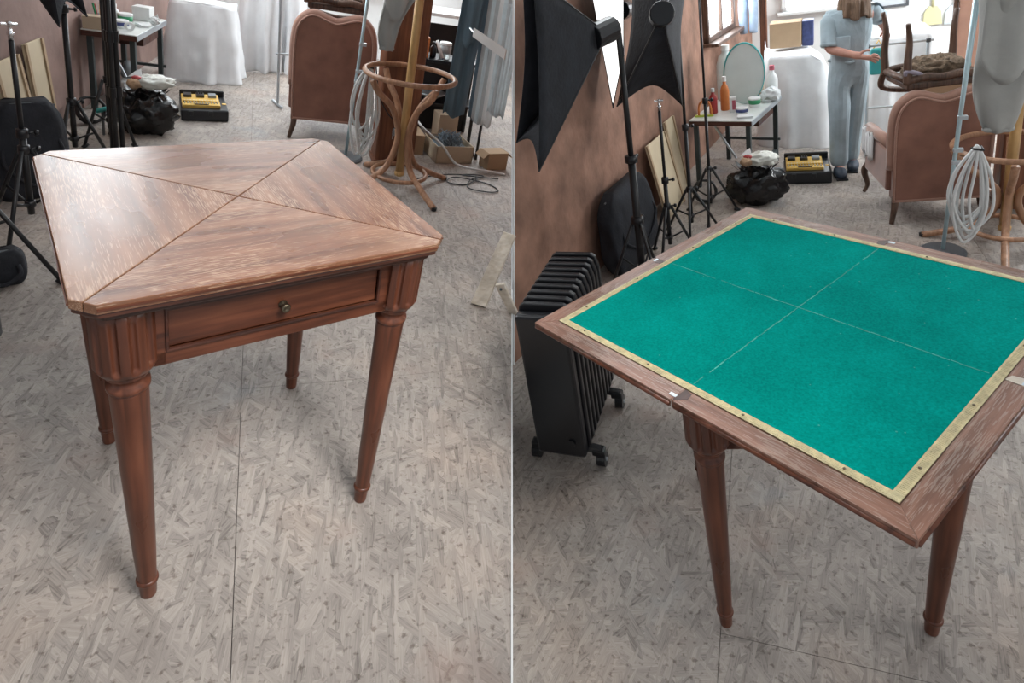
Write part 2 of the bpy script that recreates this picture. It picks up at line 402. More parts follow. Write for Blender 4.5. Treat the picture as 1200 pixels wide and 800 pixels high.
def tag(o, label, cat=None, group=None, kind=None):
    o['label'] = label
    if cat: o['category'] = cat
    if group: o['group'] = group
    if kind: o['kind'] = kind
    return o
def place(o, room, loc=(0, 0, 0), rz=0.0):
    o.matrix_world = room @ Matrix.Translation(loc) @ Matrix.Rotation(rz, 4, 'Z')
    return o
def thing(name, label, cat, room, loc=(0, 0, 0), rz=0.0, group=None):
    o = bpy.data.objects.new(name, None)
    o.empty_display_size = 0.1
    C.objects.link(o)
    tag(o, label, cat, group)
    return place(o, room, loc, rz)
def single(mb, name, label, cat, mat, room, loc, rz=0.0, group=None, **k):
    """a thing that is one mesh, built in coordinates relative to its base"""
    o = mb.build(name, mat, **k)
    tag(o, label, cat, group)
    return place(o, room, loc, rz)
def structure(mb, name, mat, room, label=None, **k):
    o = mb.build(name, mat, **k)
    o['kind'] = 'structure'
    if label: o['label'] = label
    return place(o, room)

# ---------------------------------------------------------------- floors, walls, windows
def clip(poly, a, b, c):
    """keep the part of a 2-D polygon with a*x + b*y <= c"""
    out = []
    for i in range(len(poly)):
        p, q = poly[i], poly[(i + 1) % len(poly)]
        dp, dq = a * p[0] + b * p[1] - c, a * q[0] + b * q[1] - c
        if dp <= 0: out.append(p)
        if dp * dq < 0:
            t = dp / (dp - dq); out.append((p[0] + (q[0] - p[0]) * t, p[1] + (q[1] - p[1]) * t))
    return out
def make_floor(room, outline, half_planes, x_off, y_off, pw, pl, label):
    base = outline
    for hp in half_planes: base = clip(base, *hp)
    f = structure(MB().prism(base, -0.06, -0.008), 'floor', 'joint', room, label)
    xs = [p[0] for p in base]; ys = [p[1] for p in base]
    g = 0.0009
    i0 = math.floor((min(xs) - x_off) / pw); i1 = math.ceil((max(xs) - x_off) / pw)
    for i in range(i0, i1):
        yo = y_off + (i % 2) * pl * 0.5
        j0 = math.floor((min(ys) - yo) / pl); j1 = math.ceil((max(ys) - yo) / pl)
        for j in range(j0, j1):
            x0, x1 = x_off + i * pw + g, x_off + (i + 1) * pw - g
            y0, y1 = yo + j * pl + g, yo + (j + 1) * pl - g
            q = [(x0, y0), (x1, y0), (x1, y1), (x0, y1)]
            for hp in half_planes: q = clip(q, *hp) if len(q) >= 3 else q
            q = clip(clip(q, 0, 1, max(ys)), 0, -1, -min(ys)) if len(q) >= 3 else q
            if len(q) < 3: continue
            area = abs(sum(q[k][0] * q[(k + 1) % len(q)][1] - q[(k + 1) % len(q)][0] * q[k][1] for k in range(len(q)))) / 2
            if area < 0.004: continue
            MB().prism(q, -0.008, 0.0).build('osb_panel', 'osb', f)
    return f
EDGE_L = (1.0, -0.36977, 0.29993 - 0.003)          # x <= 0.300 + 0.370 y
EDGE_R = (-1.0, -0.37803, 0.32496 - 0.003)         # x >= -0.325 - 0.378 y
floor_l = make_floor(ROOM_L, [(-1.75, 0.25), (4.0, 0.25), (4.0, 8.0), (-1.75, 8.0)], [EDGE_L], -0.02, 1.86, 1.25, 2.5, 'worn grey strand board floor under the closed card table')
floor_r = make_floor(ROOM_R, [(-4.0, 0.4), (3.6, 0.4), (3.6, 8.3), (-4.0, 8.3)], [EDGE_R], -0.16, 1.30, 1.25, 2.5, 'worn brownish strand board floor under the open card table')

# step between the two floors, edge-on to the view: the white line between the rooms
def world_edge(room, a, b, y):
    return room @ Vector((a + b * y, y, 0))
la, lb_ = world_edge(ROOM_L, 0.29993, 0.36977, 0.45), world_edge(ROOM_L, 0.29993, 0.36977, 7.6)
ra, rb_ = world_edge(ROOM_R, -0.32496, -0.37803, 0.62), world_edge(ROOM_R, -0.32496, -0.37803, 2.46)
m = MB()
ya, yb = max(la.y, ra.y), rb_.y
def zl(y): t = (y - la.y) / (lb_.y - la.y); return la.z + (lb_.z - la.z) * t
def zr(y): t = (y - ra.y) / (rb_.y - ra.y); return ra.z + (rb_.z - ra.z) * t
pts = []
for x in (-0.0022, 0.0022):
    pts += [(x, ya, zr(ya) - 0.03), (x, yb, zr(yb) - 0.03), (x, yb, zl(yb) + 0.004), (x, ya, zl(ya) + 0.004)]
m.add(pts, [(0, 1, 2, 3), (7, 6, 5, 4), (0, 4, 5, 1), (1, 5, 6, 2), (2, 6, 7, 3), (3, 7, 4, 0)])
structure(m, 'trim_1', 'white', Matrix.Identity(4), 'thin white edging between the two floors')

def wall_line(room, name, mat, a, b, z0, z1, label, thick=0.06, side=1):
    """upright slab over the floor line a-b; thickness to its left (side=1) or right"""
    a, b = Vector(a), Vector(b)
    d = (b - a).normalized(); n = Vector((-d.y, d.x)) * thick * side
    poly = [a, b, b + n, a + n] if side > 0 else [a, a + n, b + n, b]
    return structure(MB().prism([tuple(p) for p in poly], z0, z1), name, mat, room, label)
def window(room, name, a, b, z0, z1, nx, nz, label, mat_frame='white', proud=0.02, n_side=-1):
    """casement window fixed on a wall line; panes are bright daylight"""
    a, b = Vector(a), Vector(b); d = (b - a).normalized(); n = Vector((-d.y, d.x)) * n_side
    w_ = (b - a).length
    o = bpy.data.objects.new(name, None); C.objects.link(o); o['kind'] = 'structure'; o['label'] = label
    rot = math.atan2(d.y, d.x)
    o.matrix_world = room @ Matrix.Translation((a.x, a.y, 0)) @ Matrix.Rotation(rot, 4, 'Z')
    s = -1 if n_side < 0 else 1
    fr = MB(); t = 0.05
    for x in (0, w_): fr.box((x, s * proud, (z0 + z1) / 2), (t, 0.05, z1 - z0 + t))
    for z in (z0, z1): fr.box((w_ / 2, s * proud, z), (w_ + t, 0.05, t))
    fr.build('window_frame', mat_frame, o, bevel=0.004)
    MB().box((w_ / 2, s * (proud + 0.05), z0 - 0.04), (w_ + 0.14, 0.14, 0.03)).build('window_sill', mat_frame, o, bevel=0.004)
    for i in range(nx):
        for k in range(nz):
            x0, x1 = w_ * i / nx + 0.03, w_ * (i + 1) / nx - 0.03
            q0, q1 = z0 + (z1 - z0) * k / nz + 0.03, z0 + (z1 - z0) * (k + 1) / nz - 0.03
            MB().box(((x0 + x1) / 2, s * 0.012, (q0 + q1) / 2), (x1 - x0, 0.008, q1 - q0)).build('pane', 'pane', o)
    for i in range(1, nx): MB().box((w_ * i / nx, s * proud, (z0 + z1) / 2), (0.04, 0.045, z1 - z0)).build('mullion', mat_frame, o)
    for k in range(1, nz): MB().box((w_ / 2, s * proud, z0 + (z1 - z0) * k / nz), (w_, 0.04, 0.035)).build('transom', mat_frame, o)
    return o
def wl(y): return -1.35 + 0.1333 * (y - 3)
wall_line(ROOM_L, 'wall_left', 'plaster_pink', (wl(1.2), 1.2), (wl(7.7), 7.7), 0, 3.1, 'pinkish plaster wall behind the tripods of the closed table view')
wall_line(ROOM_L, 'wall_back', 'white_wall', (-0.80, 7.62), (3.05, 7.62), 0, 3.1, 'white back wall behind the closed card table')
window(ROOM_L, 'window_1', (-0.55, 7.62), (1.75, 7.62), 0.85, 2.15, 3, 2, 'wide bright window above the dust sheets of the closed table view')
window(ROOM_L, 'assumed_window_4', (wl(4.1) + 0.012, 4.1), (wl(5.9) + 0.012, 5.9), 1.50, 2.95, 2, 2, 'assumed bright high window above the desk of the closed table view')  # assumed window out of view, placed so its glare falls on the table top
def ceiling(room, outline, planes, z, label):
    q = outline
    for hp in planes: q = clip(q, *hp)
    structure(MB().prism(q, z, z + 0.05), 'ceiling', 'white_wall', room, label)
def wr(y): return -1.735 + 0.2 * y
# left wall of the right room starts on the white line
m = MB(); zt = 3.1
A0 = [(wr(2.452), 2.452, 0), (wr(7.85), 7.85, 0), (wr(7.85), 7.85, zt), (wr(2.452 + 0.2988 * zt), 2.452 + 0.2988 * zt, zt)]
m.slab(A0, 0.006)
structure(m, 'wall_left', 'plaster', ROOM_R, 'terracotta plaster wall behind the softboxes of the open table view')
m = MB()
e0, e1 = Vector((wr(2.443), 2.443, 0)), Vector((wr(2.443 + 0.2988 * zt), 2.443 + 0.2988 * zt, zt))
dy = Vector((0.2, 1.0, 0)).normalized() * 0.010
m.slab([e0, e0 + dy, e1 + dy, e1], 0.008)
structure(m, 'trim_2', 'white', ROOM_R, 'white edge strip at the near end of the terracotta wall')
wall_line(ROOM_R, 'wall_back', 'white_wall', (-0.20, 7.85), (3.5, 7.85), 0, 3.1, 'white back wall behind the person')
window(ROOM_R, 'window_2', (0.18, 7.85), (0.98, 7.85), 1.0, 2.2, 1, 2, 'bright window behind the person in overalls')
window(ROOM_R, 'window_3', (wr(6.0) + 0.012, 6.0), (wr(6.9) + 0.012, 6.9), 1.02, 2.1, 2, 1, 'bright window above the cluttered desk of the open table view', mat_frame='cwood')

window(ROOM_R, 'assumed_window_5', (wr(3.50) + 0.012, 3.50), (wr(5.4) + 0.012, 5.4), 2.0, 2.98, 3, 2, 'assumed bright high window above the softboxes of the open table view')  # assumed unseen window, set high to put glare on the open table's rails
ceiling(ROOM_L, [(-1.7, 0.6), (4.0, 0.6), (4.0, 7.7), (-1.7, 7.7)], [(1.0, -0.36977, 0.29993 - 0.1922 * 3.15 - 0.01)], 3.1, 'white ceiling of the left room')
ceiling(ROOM_R, [(-4.0, 0.6), (3.6, 0.6), (3.6, 7.9), (-4.0, 7.9)], [(-1.0, -0.37803, 0.32496 - 0.1727 * 3.15 - 0.01), (-1.0, 0.2, 1.735 + 0.02)], 3.1, 'white ceiling of the right room')

# ---------------------------------------------------------------- the card table, closed and open
TA, TH, LEGC = 0.75, 0.885, 0.290     # side of the closed top, height, leg centre
def flute_rad(n_flutes, z_lo, z_hi, depth):
    def rad(a, z, r):
        if z < z_lo or z > z_hi: return r
        k = (a * n_flutes / (2 * PI)) % 1.0
        d = abs(k - 0.5)
        return r - depth * math.sqrt(max(0.0, 1 - (d / 0.22) ** 2)) if d < 0.22 else r
    return rad
def table_legs(t, h_apron):
    zt = TH - 0.048; zb = zt - h_apron
    for sx in (-1, 1):
        for sy in (-1, 1):
            lx, ly = sx * LEGC, sy * LEGC
            lo = MB().lathe([(0.0165, 0.0), (0.0175, 0.004), (0.0190, 0.030), (0.0195, 0.046), (0.0205, 0.050), (0.0205, 0.056), (0.0200, 0.060),
                             (0.0235, 0.15), (0.0290, 0.36), (0.0352, zb - 0.058), (0.0355, zb - 0.050)], 28).build('leg', 'mahoz', t, smooth=True)
            lo.matrix_local = Matrix.Translation((lx, ly, zb)) @ Euler((sy * -0.026, sx * 0.026, 0)).to_matrix().to_4x4() @ Matrix.Translation((0, 0, -zb))
            MB().lathe([(0.0205, 0.046), (0.0240, 0.050), (0.0240, 0.056), (0.0205, 0.060)], 28).build('foot_ring', 'mahoz', lo, smooth=True)
            MB().lathe([(0.0355, zb - 0.052), (0.0392, zb - 0.048), (0.0392, zb - 0.038), (0.0310, zb - 0.033), (0.0310, zb - 0.022), (0.0400, zb - 0.014), (0.0420, zb - 0.004)], 28).build('collar', 'mahoz', lo, smooth=True)
            zs = [zb - 0.006, zb + 0.002, zb + 0.016, zb + 0.020, zb + 0.026, zb + 0.035, zt - 0.034, zt - 0.028, zt - 0.022, zt]
            prof = [(0.042, zs[0]), (0.0500, zs[1])] + [(0.0565, z) for z in zs[2:]]
            MB().lathe(prof, 220, rad=flute_rad(11, zb + 0.019, zt - 0.021, 0.008)).build('fluted_block', 'mahoz', lo, smooth=True)
def table_apron(t, h_apron, drawer):
    zt = TH - 0.048; zb = zt - h_apron; e = LEGC + 0.030; half = LEGC - 0.040
    for k in range(4):
        R = Matrix.Rotation(k * PI / 2, 4, 'Z')
        fr = MB()
        if k == 0 and drawer:
            for (cx, cz, dx, dz) in ((0, zb + 0.016, 2 * half, 0.032), (0, zt - 0.010, 2 * half, 0.020)):
                fr.box((cx, -e + 0.012, cz), (dx, 0.024, dz))
            for s in (-1, 1): fr.box((s * (half - 0.010), -e + 0.012, (zb + zt) / 2), (0.028, 0.024, h_apron - 0.004))
            p = fr.build('drawer_frame', 'maho', t, bevel=0.002)
            MB().box((0, -e + 0.05, (zb + zt) / 2), (2 * half, 0.02, h_apron)).build('drawer_box', 'mahod', t)
            dw = MB().box((0, -e + 0.015, (zb + zt) / 2 + 0.006), (2 * (half - 0.028), 0.018, h_apron - 0.062)).build('drawer', 'maho', t, bevel=0.002)
            mo = MB()
            x1, z0, z1 = half - 0.025, zb + 0.034, zt - 0.022
            for s in (-1, 1): mo.box((s * x1, -e - 0.001, (z0 + z1) / 2), (0.006, 0.008, z1 - z0))
            for z in (z0, z1): mo.box((0, -e - 0.001, z), (2 * x1 + 0.006, 0.008, 0.006))
            mo.build('bead_moulding', 'mahod', t, bevel=0.002)
            kb = MB().lathe([(0.010, 0), (0.010, 0.002), (0.0045, 0.005), (0.0045, 0.010), (0.0095, 0.014), (0.0105, 0.018), (0.0085, 0.022), (0.004, 0.022), (0.003, 0.0205)], 20)
            kb = kb.build('knob', 'brass', dw, smooth=True)
            kb.matrix_local = Matrix.Translation((0, -e + 0.006, (zb + zt) / 2 + 0.004)) @ Matrix.Rotation(PI / 2, 4, 'X')
        else:
            fr.box((0, -e + 0.012, (zb + zt) / 2), (2 * half, 0.024, h_apron))
            p = fr.build('apron', 'maho', t, bevel=0.002)
            p.matrix_local = R
def closed_table():
    t = thing('card_table', 'closed wooden card table, scratched square top of four triangular flaps, one drawer', 'table', ROOM_L, (-0.033, 1.508, 0), 0.318)
    c = 0.036; s = TA / 2; th = 0.020
    sc = (s - c / 2) - 0.0012
    poly = [(0, -0.0017), (-(s - c / 2) + 0.001, -(s - c / 2) - 0.0007), (-(s - c), -s), (s - c, -s), (s - c / 2 - 0.001, -(s - c / 2) - 0.0007)]
    for k in range(4):
        f = MB().prism(poly, TH - th, TH).build('flap', 'top', t, bevel=0.0016)
        f.matrix_local = Matrix.Rotation(k * PI / 2, 4, 'Z')
        g = MB().box((0, -s - 0.0012, TH - th * 0.52), (2 * (s - c), 0.0032, 0.0045)).build('edge_bead', 'maho', f)
    def octo(s, c): return [(-s, -s + c), (-s + c, -s), (s - c, -s), (s, -s + c), (s, s - c), (s - c, s), (-s + c, s), (-s, s - c)]
    MB().prism(octo(s - 0.003, c), TH - 0.031, TH - th - 0.001).build('top_board', 'mahod', t, bevel=0.003)
    MB().prism(octo(s - 0.018, c * 0.8), TH - 0.049, TH - 0.031).build('cornice', 'mahod', t, bevel=0.006)
    table_apron(t, 0.150, True); table_legs(t, 0.150)
    return t
closed_table()

def open_table():
    t = thing('card_table', 'unfolded wooden card table with green felt playing top edged in gold braid', 'table', ROOM_R, (0.065, 1.657, 0), 0.2048)
    A = TA; th = 0.020; zt = TH
    # centre board: the closed square
    s = A / 2 - 0.001
    MB().prism([(-s, -s), (s, -s), (s, s), (-s, s)], zt - th, zt).build('centre_board', 'rail', t, bevel=0.0015)
    for k in range(4):
        f = MB().prism([(-A / 2 + 0.004, -A / 2 - 0.0015), (0, -A + 0.002), (A / 2 - 0.004, -A / 2 - 0.0015)], zt - th, zt).build('flap', 'rail', t, bevel=0.002)
        f.matrix_local = Matrix.Rotation(k * PI / 2, 4, 'Z')
        # moulded lip along the two outer edges of the flap
        lip = MB()
        for sx in (-1, 1):
            lip.tube([(sx * (A / 2 - 0.006), -A / 2 - 0.004, zt - th * 0.62), (sx * 0.002, -A + 0.006, zt - th * 0.62)], 0.006, 8)
        lip.build('lip', 'maho', f, smooth=True)
    # mitred rails along the outer edges, grain along each rail
    ln = math.hypot(A / 2 - 0.004, A / 2 - 0.0035)
    for k in range(4):
        for sx in (-1, 1):
            q = [(0, 0), (ln - 0.004, 0), (ln - 0.056, 0.052), (0.0, 0.052)]
            if sx > 0: q = [(x, -y) for x, y in reversed(q)]
            r_ = MB().prism(q, zt - 0.002, zt + 0.0006).build('rail', 'rail', t)
            ang = math.atan2(-A / 2, -sx * A / 2)
            r_.matrix_local = Matrix.Rotation(k * PI / 2, 4, 'Z') @ Matrix.Translation((sx * (A / 2 - 0.005), -A / 2 - 0.002, 0)) @ Matrix.Rotation(ang, 4, 'Z')
    # felt: a square with its sides at 45 degrees to the frame of the base
    rw, bw = 0.055, 0.020
    ins = math.sqrt(2) * (rw + bw)
    d = A - ins
    MB().prism([(0, -d), (d, 0), (0, d), (-d, 0)], zt, zt + 0.0016).build('felt', 'felt', t)
    do, di = A - math.sqrt(2) * rw, A - ins
    for k in range(4):
        b = MB().prism([(0, -do), (do, 0), (di, 0), (0, -di)], zt, zt + 0.0032).build('braid', 'braid', t)
        b.matrix_local = Matrix.Rotation(k * PI / 2, 4, 'Z')
        e = Vector((do, do, 0)).normalized()
        # dark gap line beside the braid and the stitched ridges on it
        rb = MB()
        p0, p1 = Vector((0, -(do + di) / 2, zt + 0.0034)), Vector(((do + di) / 2, 0, zt + 0.0034))
        nn = 190; dirv = (p1 - p0).normalized()
        for i in range(3, nn - 2):
            c = p0.lerp(p1, i / nn)
            rb.box(c, (0.0026, 0.012, 0.0009), (0, 0, PI / 4))
        rb = rb.build('braid_stitches', 'braid', b); rb['kind'] = 'stuff'
        gl = MB().prism([(0, -do - 0.003), (do + 0.003, 0), (do, 0), (0, -do)], zt, zt + 0.0006).build('groove', 'mahod', t)
        gl.matrix_local = Matrix.Rotation(k * PI / 2, 4, 'Z')
        for q in (0.10, 0.36, 0.66, 0.9):
            c = p0.lerp(p1, q) + Vector((0, 0, 0.001))
            nl = MB().lathe([(0.0032, 0), (0.0032, 0.001), (0.0015, 0.0022)], 10).build('tack', 'brass', b)
            nl.location = c
    # worn creases left by the folded flaps: a cross from hinge to hinge
    for k in range(2):
        m = MB()
        L = d / math.sqrt(2) - 0.006
        n = 46
        for i in range(n):
            if random.random() < 0.04: continue
            a = -L + 2 * L * i / n
            m.box((a + L / n, random.uniform(-0.0012, 0.0012), zt + 0.0018), (2 * L / n * random.uniform(0.8, 1.05), random.uniform(0.0012, 0.0036), 0.0007))
        c = m.build('crease', 'crease', t); c['label'] = 'pale worn line in the felt'
        c['kind'] = 'stuff'
        c.matrix_local = Matrix.Rotation(PI / 4 + k * PI / 2, 4, 'Z')
    # hinges and torn veneer where the flaps meet
    for k in range(4):
        a = PI / 4 + k * PI / 2
        hx = MB().box((0, 0, 0), (0.010, 0.020, 0.0016)).build('hinge', 'steel', t, bevel=0.0005)
        r = A / math.sqrt(2) - 0.020
        hx.matrix_local = Matrix.Rotation(a, 4, 'Z') @ Matrix.Translation((r, 0.010 if k % 2 else -0.010, zt + 0.0008))
        cp = MB().prism([(-0.030, -0.002), (0.012, -0.004), (0.020, 0.000), (-0.004, 0.024), (-0.024, 0.020)], 0, 0.0014).build('torn_veneer', 'wpine' if k == 3 else 'mahod', t)
        cp.matrix_local = Matrix.Rotation(a, 4, 'Z') @ Matrix.Translation((r - 0.004, 0.002, zt))
    s2 = A / 2 - 0.016
    MB().prism([(-s2, -s2), (s2, -s2), (s2, s2), (-s2, s2)], TH - 0.049, TH - th - 0.001).build('cornice', 'mahod', t, bevel=0.004)
    table_apron(t, 0.150, True); table_legs(t, 0.150)
    return t
open_table()

# ---------------------------------------------------------------- studio gear
def light_stand(room, loc, h, label, foot=0.42, leg_z=0.55, rz=0.0, spigot=True, group='tripod stands', legs=3, col_z0=0.10, rad=0.014):
    t = thing('light_stand', label, 'light stand', room, loc, rz, group)
    MB().cyl((0, 0, col_z0), (0, 0, h * 0.55), rad, rad, 14).build('lower_column', 'black', t, smooth=True)
    MB().cyl((0, 0, h * 0.5), (0, 0, h), rad * 0.74, rad * 0.74, 14).build('upper_column', 'black', t, smooth=True)
    for z in (leg_z, h * 0.55):
        c = MB().lathe([(rad * 1.1, -0.022), (rad * 1.7, -0.018), (rad * 1.7, 0.018), (rad * 1.1, 0.022)], 14).build('collar', 'blackp', t, smooth=True); c.location = (0, 0, z)
        k = MB().cyl((rad, 0, z), (rad + 0.034, 0, z), 0.006, 0.006, 8); k.cyl((rad + 0.03, 0, z), (rad + 0.044, 0, z), 0.013, 0.011, 8)
        k.build('knob', 'blackp', c, smooth=True).location = (0, 0, -z)
    lc = MB().lathe([(rad * 1.1, -0.014), (rad * 1.6, -0.012), (rad * 1.6, 0.012), (rad * 1.1, 0.014)], 14).build('lower_collar', 'blackp', t, smooth=True); lc.location = (0, 0, col_z0 + 0.05)
    for i in range(legs):
        a = 2 * PI * i / legs
        d = Vector((cos(a), sin(a), 0))
        l = MB().cyl(d * 0.022 + Vector((0, 0, leg_z)), d * foot + Vector((0, 0, 0.010)), 0.009, 0.009, 10).build('leg', 'black', t, smooth=True)
        MB().cyl(d * (foot - 0.02) + Vector((0, 0, 0.019)), d * (foot + 0.012) + Vector((0, 0, 0.0)), 0.012, 0.012, 10).build('rubber_foot', 'blackp', l, smooth=True)
        q = 0.52
        MB().cyl(d * 0.02 + Vector((0, 0, col_z0 + 0.05)), d * foot * q + Vector((0, 0, leg_z * (1 - q) + 0.006)), 0.006, 0.006, 8).build('brace', 'black', t, smooth=True)
    if spigot:
        s = MB().lathe([(0.009, 0), (0.009, 0.02), (0.012, 0.022), (0.012, 0.034), (0.007, 0.036), (0.007, 0.062), (0.010, 0.064), (0.010, 0.074)], 12).build('spigot', 'chrome', t, smooth=True)
        s.location = (0, 0, h)
        MB().tube([(-0.026, 0, h + 0.064), (0.026, 0, h + 0.064)], 0.006, 8).build('wing_screw', 'chrome', t)
    return t

def softbox(room, apex, mouth, label, origin, sag=0.22, lining=True, front=True, rz=0.0, group='softboxes'):
    """hollow black cloth hood: straight ribs from the lamp ring to the corners of the mouth, edges between the corners drawn inwards"""
    t = thing('softbox', label, 'softbox', room, origin, 0, group)
    O = Vector(origin); A = Vector(apex) - O; Mo = [Vector(p) - O for p in mouth]; n = len(Mo)
    cen = sum(Mo, Vector((0, 0, 0))) / n
    axis = (cen - A).normalized()
    ring = []
    for p in Mo:
        d = p - A; d = (d - axis * d.dot(axis)).normalized(); ring.append(A + d * 0.06)
    for i in range(n):
        p, q = Mo[i], Mo[(i + 1) % n]; rp, rq = ring[i], ring[(i + 1) % n]
        def fn(u, v):
            edge = p.lerp(q, u) + ((A.lerp(cen, 0.62)) - p.lerp(q, u)) * (sag * 4 * u * (1 - u))
            return (rp.lerp(rq, u)).lerp(edge, v) + (cen - A).cross(q - p).normalized() * 0.0
        MB().grid(fn, 13, 9).build('side_panel', 'blackf', t, smooth=True, solid=0.004)
        MB().tube([rp, p], 0.005, 6).build('rib', 'black', t)
    MB().tube([A - axis * 0.13, A + axis * 0.02], 0.062, 16).build('lamp_head', 'blackp', t, smooth=False, bevel=0.006)
    if front:
        def ff(u, v):
            # diffuser set a little inside the mouth
            a = Mo[0].lerp(Mo[1], u); b = Mo[3].lerp(Mo[2], u) if n == 4 else Mo[2]
            pnt = a.lerp(b, v)
            return cen + (pnt - cen) * 0.94 + axis * 0.012 * (1 - (2 * u - 1) ** 2) * (1 - (2 * v - 1) ** 2)
        MB().grid(ff, 9, 9).build('diffuser', 'diff', t, smooth=True, solid=0.003)
    return t

def kit_bag(room, loc, rz, size, label, seed):
    t = thing('kit_bag', label, 'bag', room, loc, rz, 'black kit bags')
    sx, sy, sz = size
    def fn(u, v):
        a = u * 2 * PI; z = v
        e = 0.35
        cx = math.copysign(abs(cos(a)) ** e, cos(a)); cy = math.copysign(abs(sin(a)) ** 0.6, sin(a))
        bulge = 1 - 0.25 * (2 * z - 1) ** 4 - 0.20 * z
        k = 1 + 0.10 * noise.noise(Vector((cx * 2, cy * 2, z * 3 + seed)))
        top = 0.06 * noise.noise(Vector((cx * 1.5, seed, 2)))
        return Vector((cx * sx / 2 * bulge * k, cy * sy / 2 * bulge * k - (0.22 * sz * (1 - z)) * 0.4, z * sz + top * z))
    m = MB().grid(fn, 40, 16, True)
    m.f.append(tuple(15 * 40 + i for i in range(40))); m.f.append(tuple(reversed(range(40))))
    m.build('bag_body', 'blackf', t, smooth=True)
    MB().tube(spline([(-sx * 0.3, -sy * 0.44, sz * 0.62), (-sx * 0.32, -sy * 0.66, sz * 0.40), (0, -sy * 0.75, sz * 0.18), (sx * 0.32, -sy * 0.66, sz * 0.42), (sx * 0.3, -sy * 0.44, sz * 0.64)], 6), 0.009, 8).build('strap', 'blackf', t, smooth=True)
    MB().tube(spline([(-sx * 0.36, 0, sz * 0.95), (0, -sy * 0.12, sz * 1.0), (sx * 0.36, 0, sz * 0.95)], 6), 0.005, 6).build('zip', 'dgrey', t)
    return t

def leaning_board(room, loc, rz, w_, h, tilt, label, mat='cream', edge='card', group='boards leaning on the wall'):
    """panel standing on the floor, its top leaning back (towards local +y)"""
    t = thing('leaning_board', label, 'board', room, loc, rz, group)
    b = MB().box((0, 0.006, h / 2), (w_, 0.012, h)).build('panel', mat, t, bevel=0.002)
    b.rotation_euler = (-tilt, 0, 0)
    e = MB()
    for s in (-1, 1): e.box((s * (w_ / 2 - 0.012), -0.004, h / 2), (0.024, 0.010, h))
    e = e.build('edge_strip', edge, t); e.rotation_euler = (-tilt, 0, 0)
    return t

# ---------------------------------------------------------------- soft things
def bin_bag(room, loc, label, r=(0.19, 0.16, 0.17), seed=1.0):
    t = thing('bin_bag', label, 'bin bag', room, loc, 0, 'black bin bags')
    MB().blob((0, 0, r[2] * 0.92), r, 0.30, 2.6, 44, 26, seed, flat=0.0).build('bag', 'bin', t, smooth=True)
    p = MB()
    for k in range(9):
        a = 2 * PI * k / 9 + 0.3
        b = Vector((cos(a) * r[0] * 0.55, sin(a) * r[1] * 0.55, r[2] * 1.72))
        p.slab([b, b + Vector((-sin(a) * 0.06, cos(a) * 0.06, 0.02)), b + Vector((cos(a) * 0.05 - sin(a) * 0.03, sin(a) * 0.05 + cos(a) * 0.03, 0.055))], 0.003)
    p.build('bag_rim', 'bin', t)
    return t
def waste_on_bag(room, loc, label, seed):
    t = thing('plastic_bag', label, 'plastic bag', room, loc, 0, 'pale rubbish on the bin bags')
    MB().blob((0.045, 0, 0.035), (0.115, 0.075, 0.045), 0.35, 2.8, 34, 20, seed).build('crumpled_bag', 'plasbag', t, smooth=True)
    MB().blob((-0.055, -0.05, 0.030), (0.042, 0.035, 0.034), 0.22, 3.0, 24, 16, seed + 3).build('brown_wad', 'dust', t, smooth=True)
    MB().blob((-0.045, -0.035, 0.062), (0.030, 0.024, 0.016), 0.2, 3.0, 18, 12, seed + 5).build('red_wrapper', 'red', t, smooth=True)
    MB().slab([(-0.10, 0.02, 0.05), (-0.02, 0.0, 0.072), (-0.03, 0.05, 0.10), (-0.06, 0.04, 0.085)], 0.003).build('paper_corner', 'paper', t)
    return t
def cable_coil(room, loc, label, r=0.13, n=7, mat='bcable', rz=0.0, tilt=1.15):
    m = MB(); pts = []
    for i in range(n * 18):
        a = 2 * PI * i / 18
        rr = r * (1 - 0.03 * ((i // 18) % 3)) + 0.004 * sin(i * 1.7)
        pts.append((rr * cos(a), rr * sin(a) , 0.010 * (i / 18) + 0.004 * sin(i)))
    R = Euler((tilt, 0, 0)).to_matrix()
    P = [R @ Vector(p) for p in pts]; lo = min(p.z for p in P)
    m.tube([p - Vector((0, 0, lo - 0.006)) for p in P], 0.006, 6)
    return single(m, 'cable_coil', label, 'cable', mat, room, loc, rz, smooth=True)

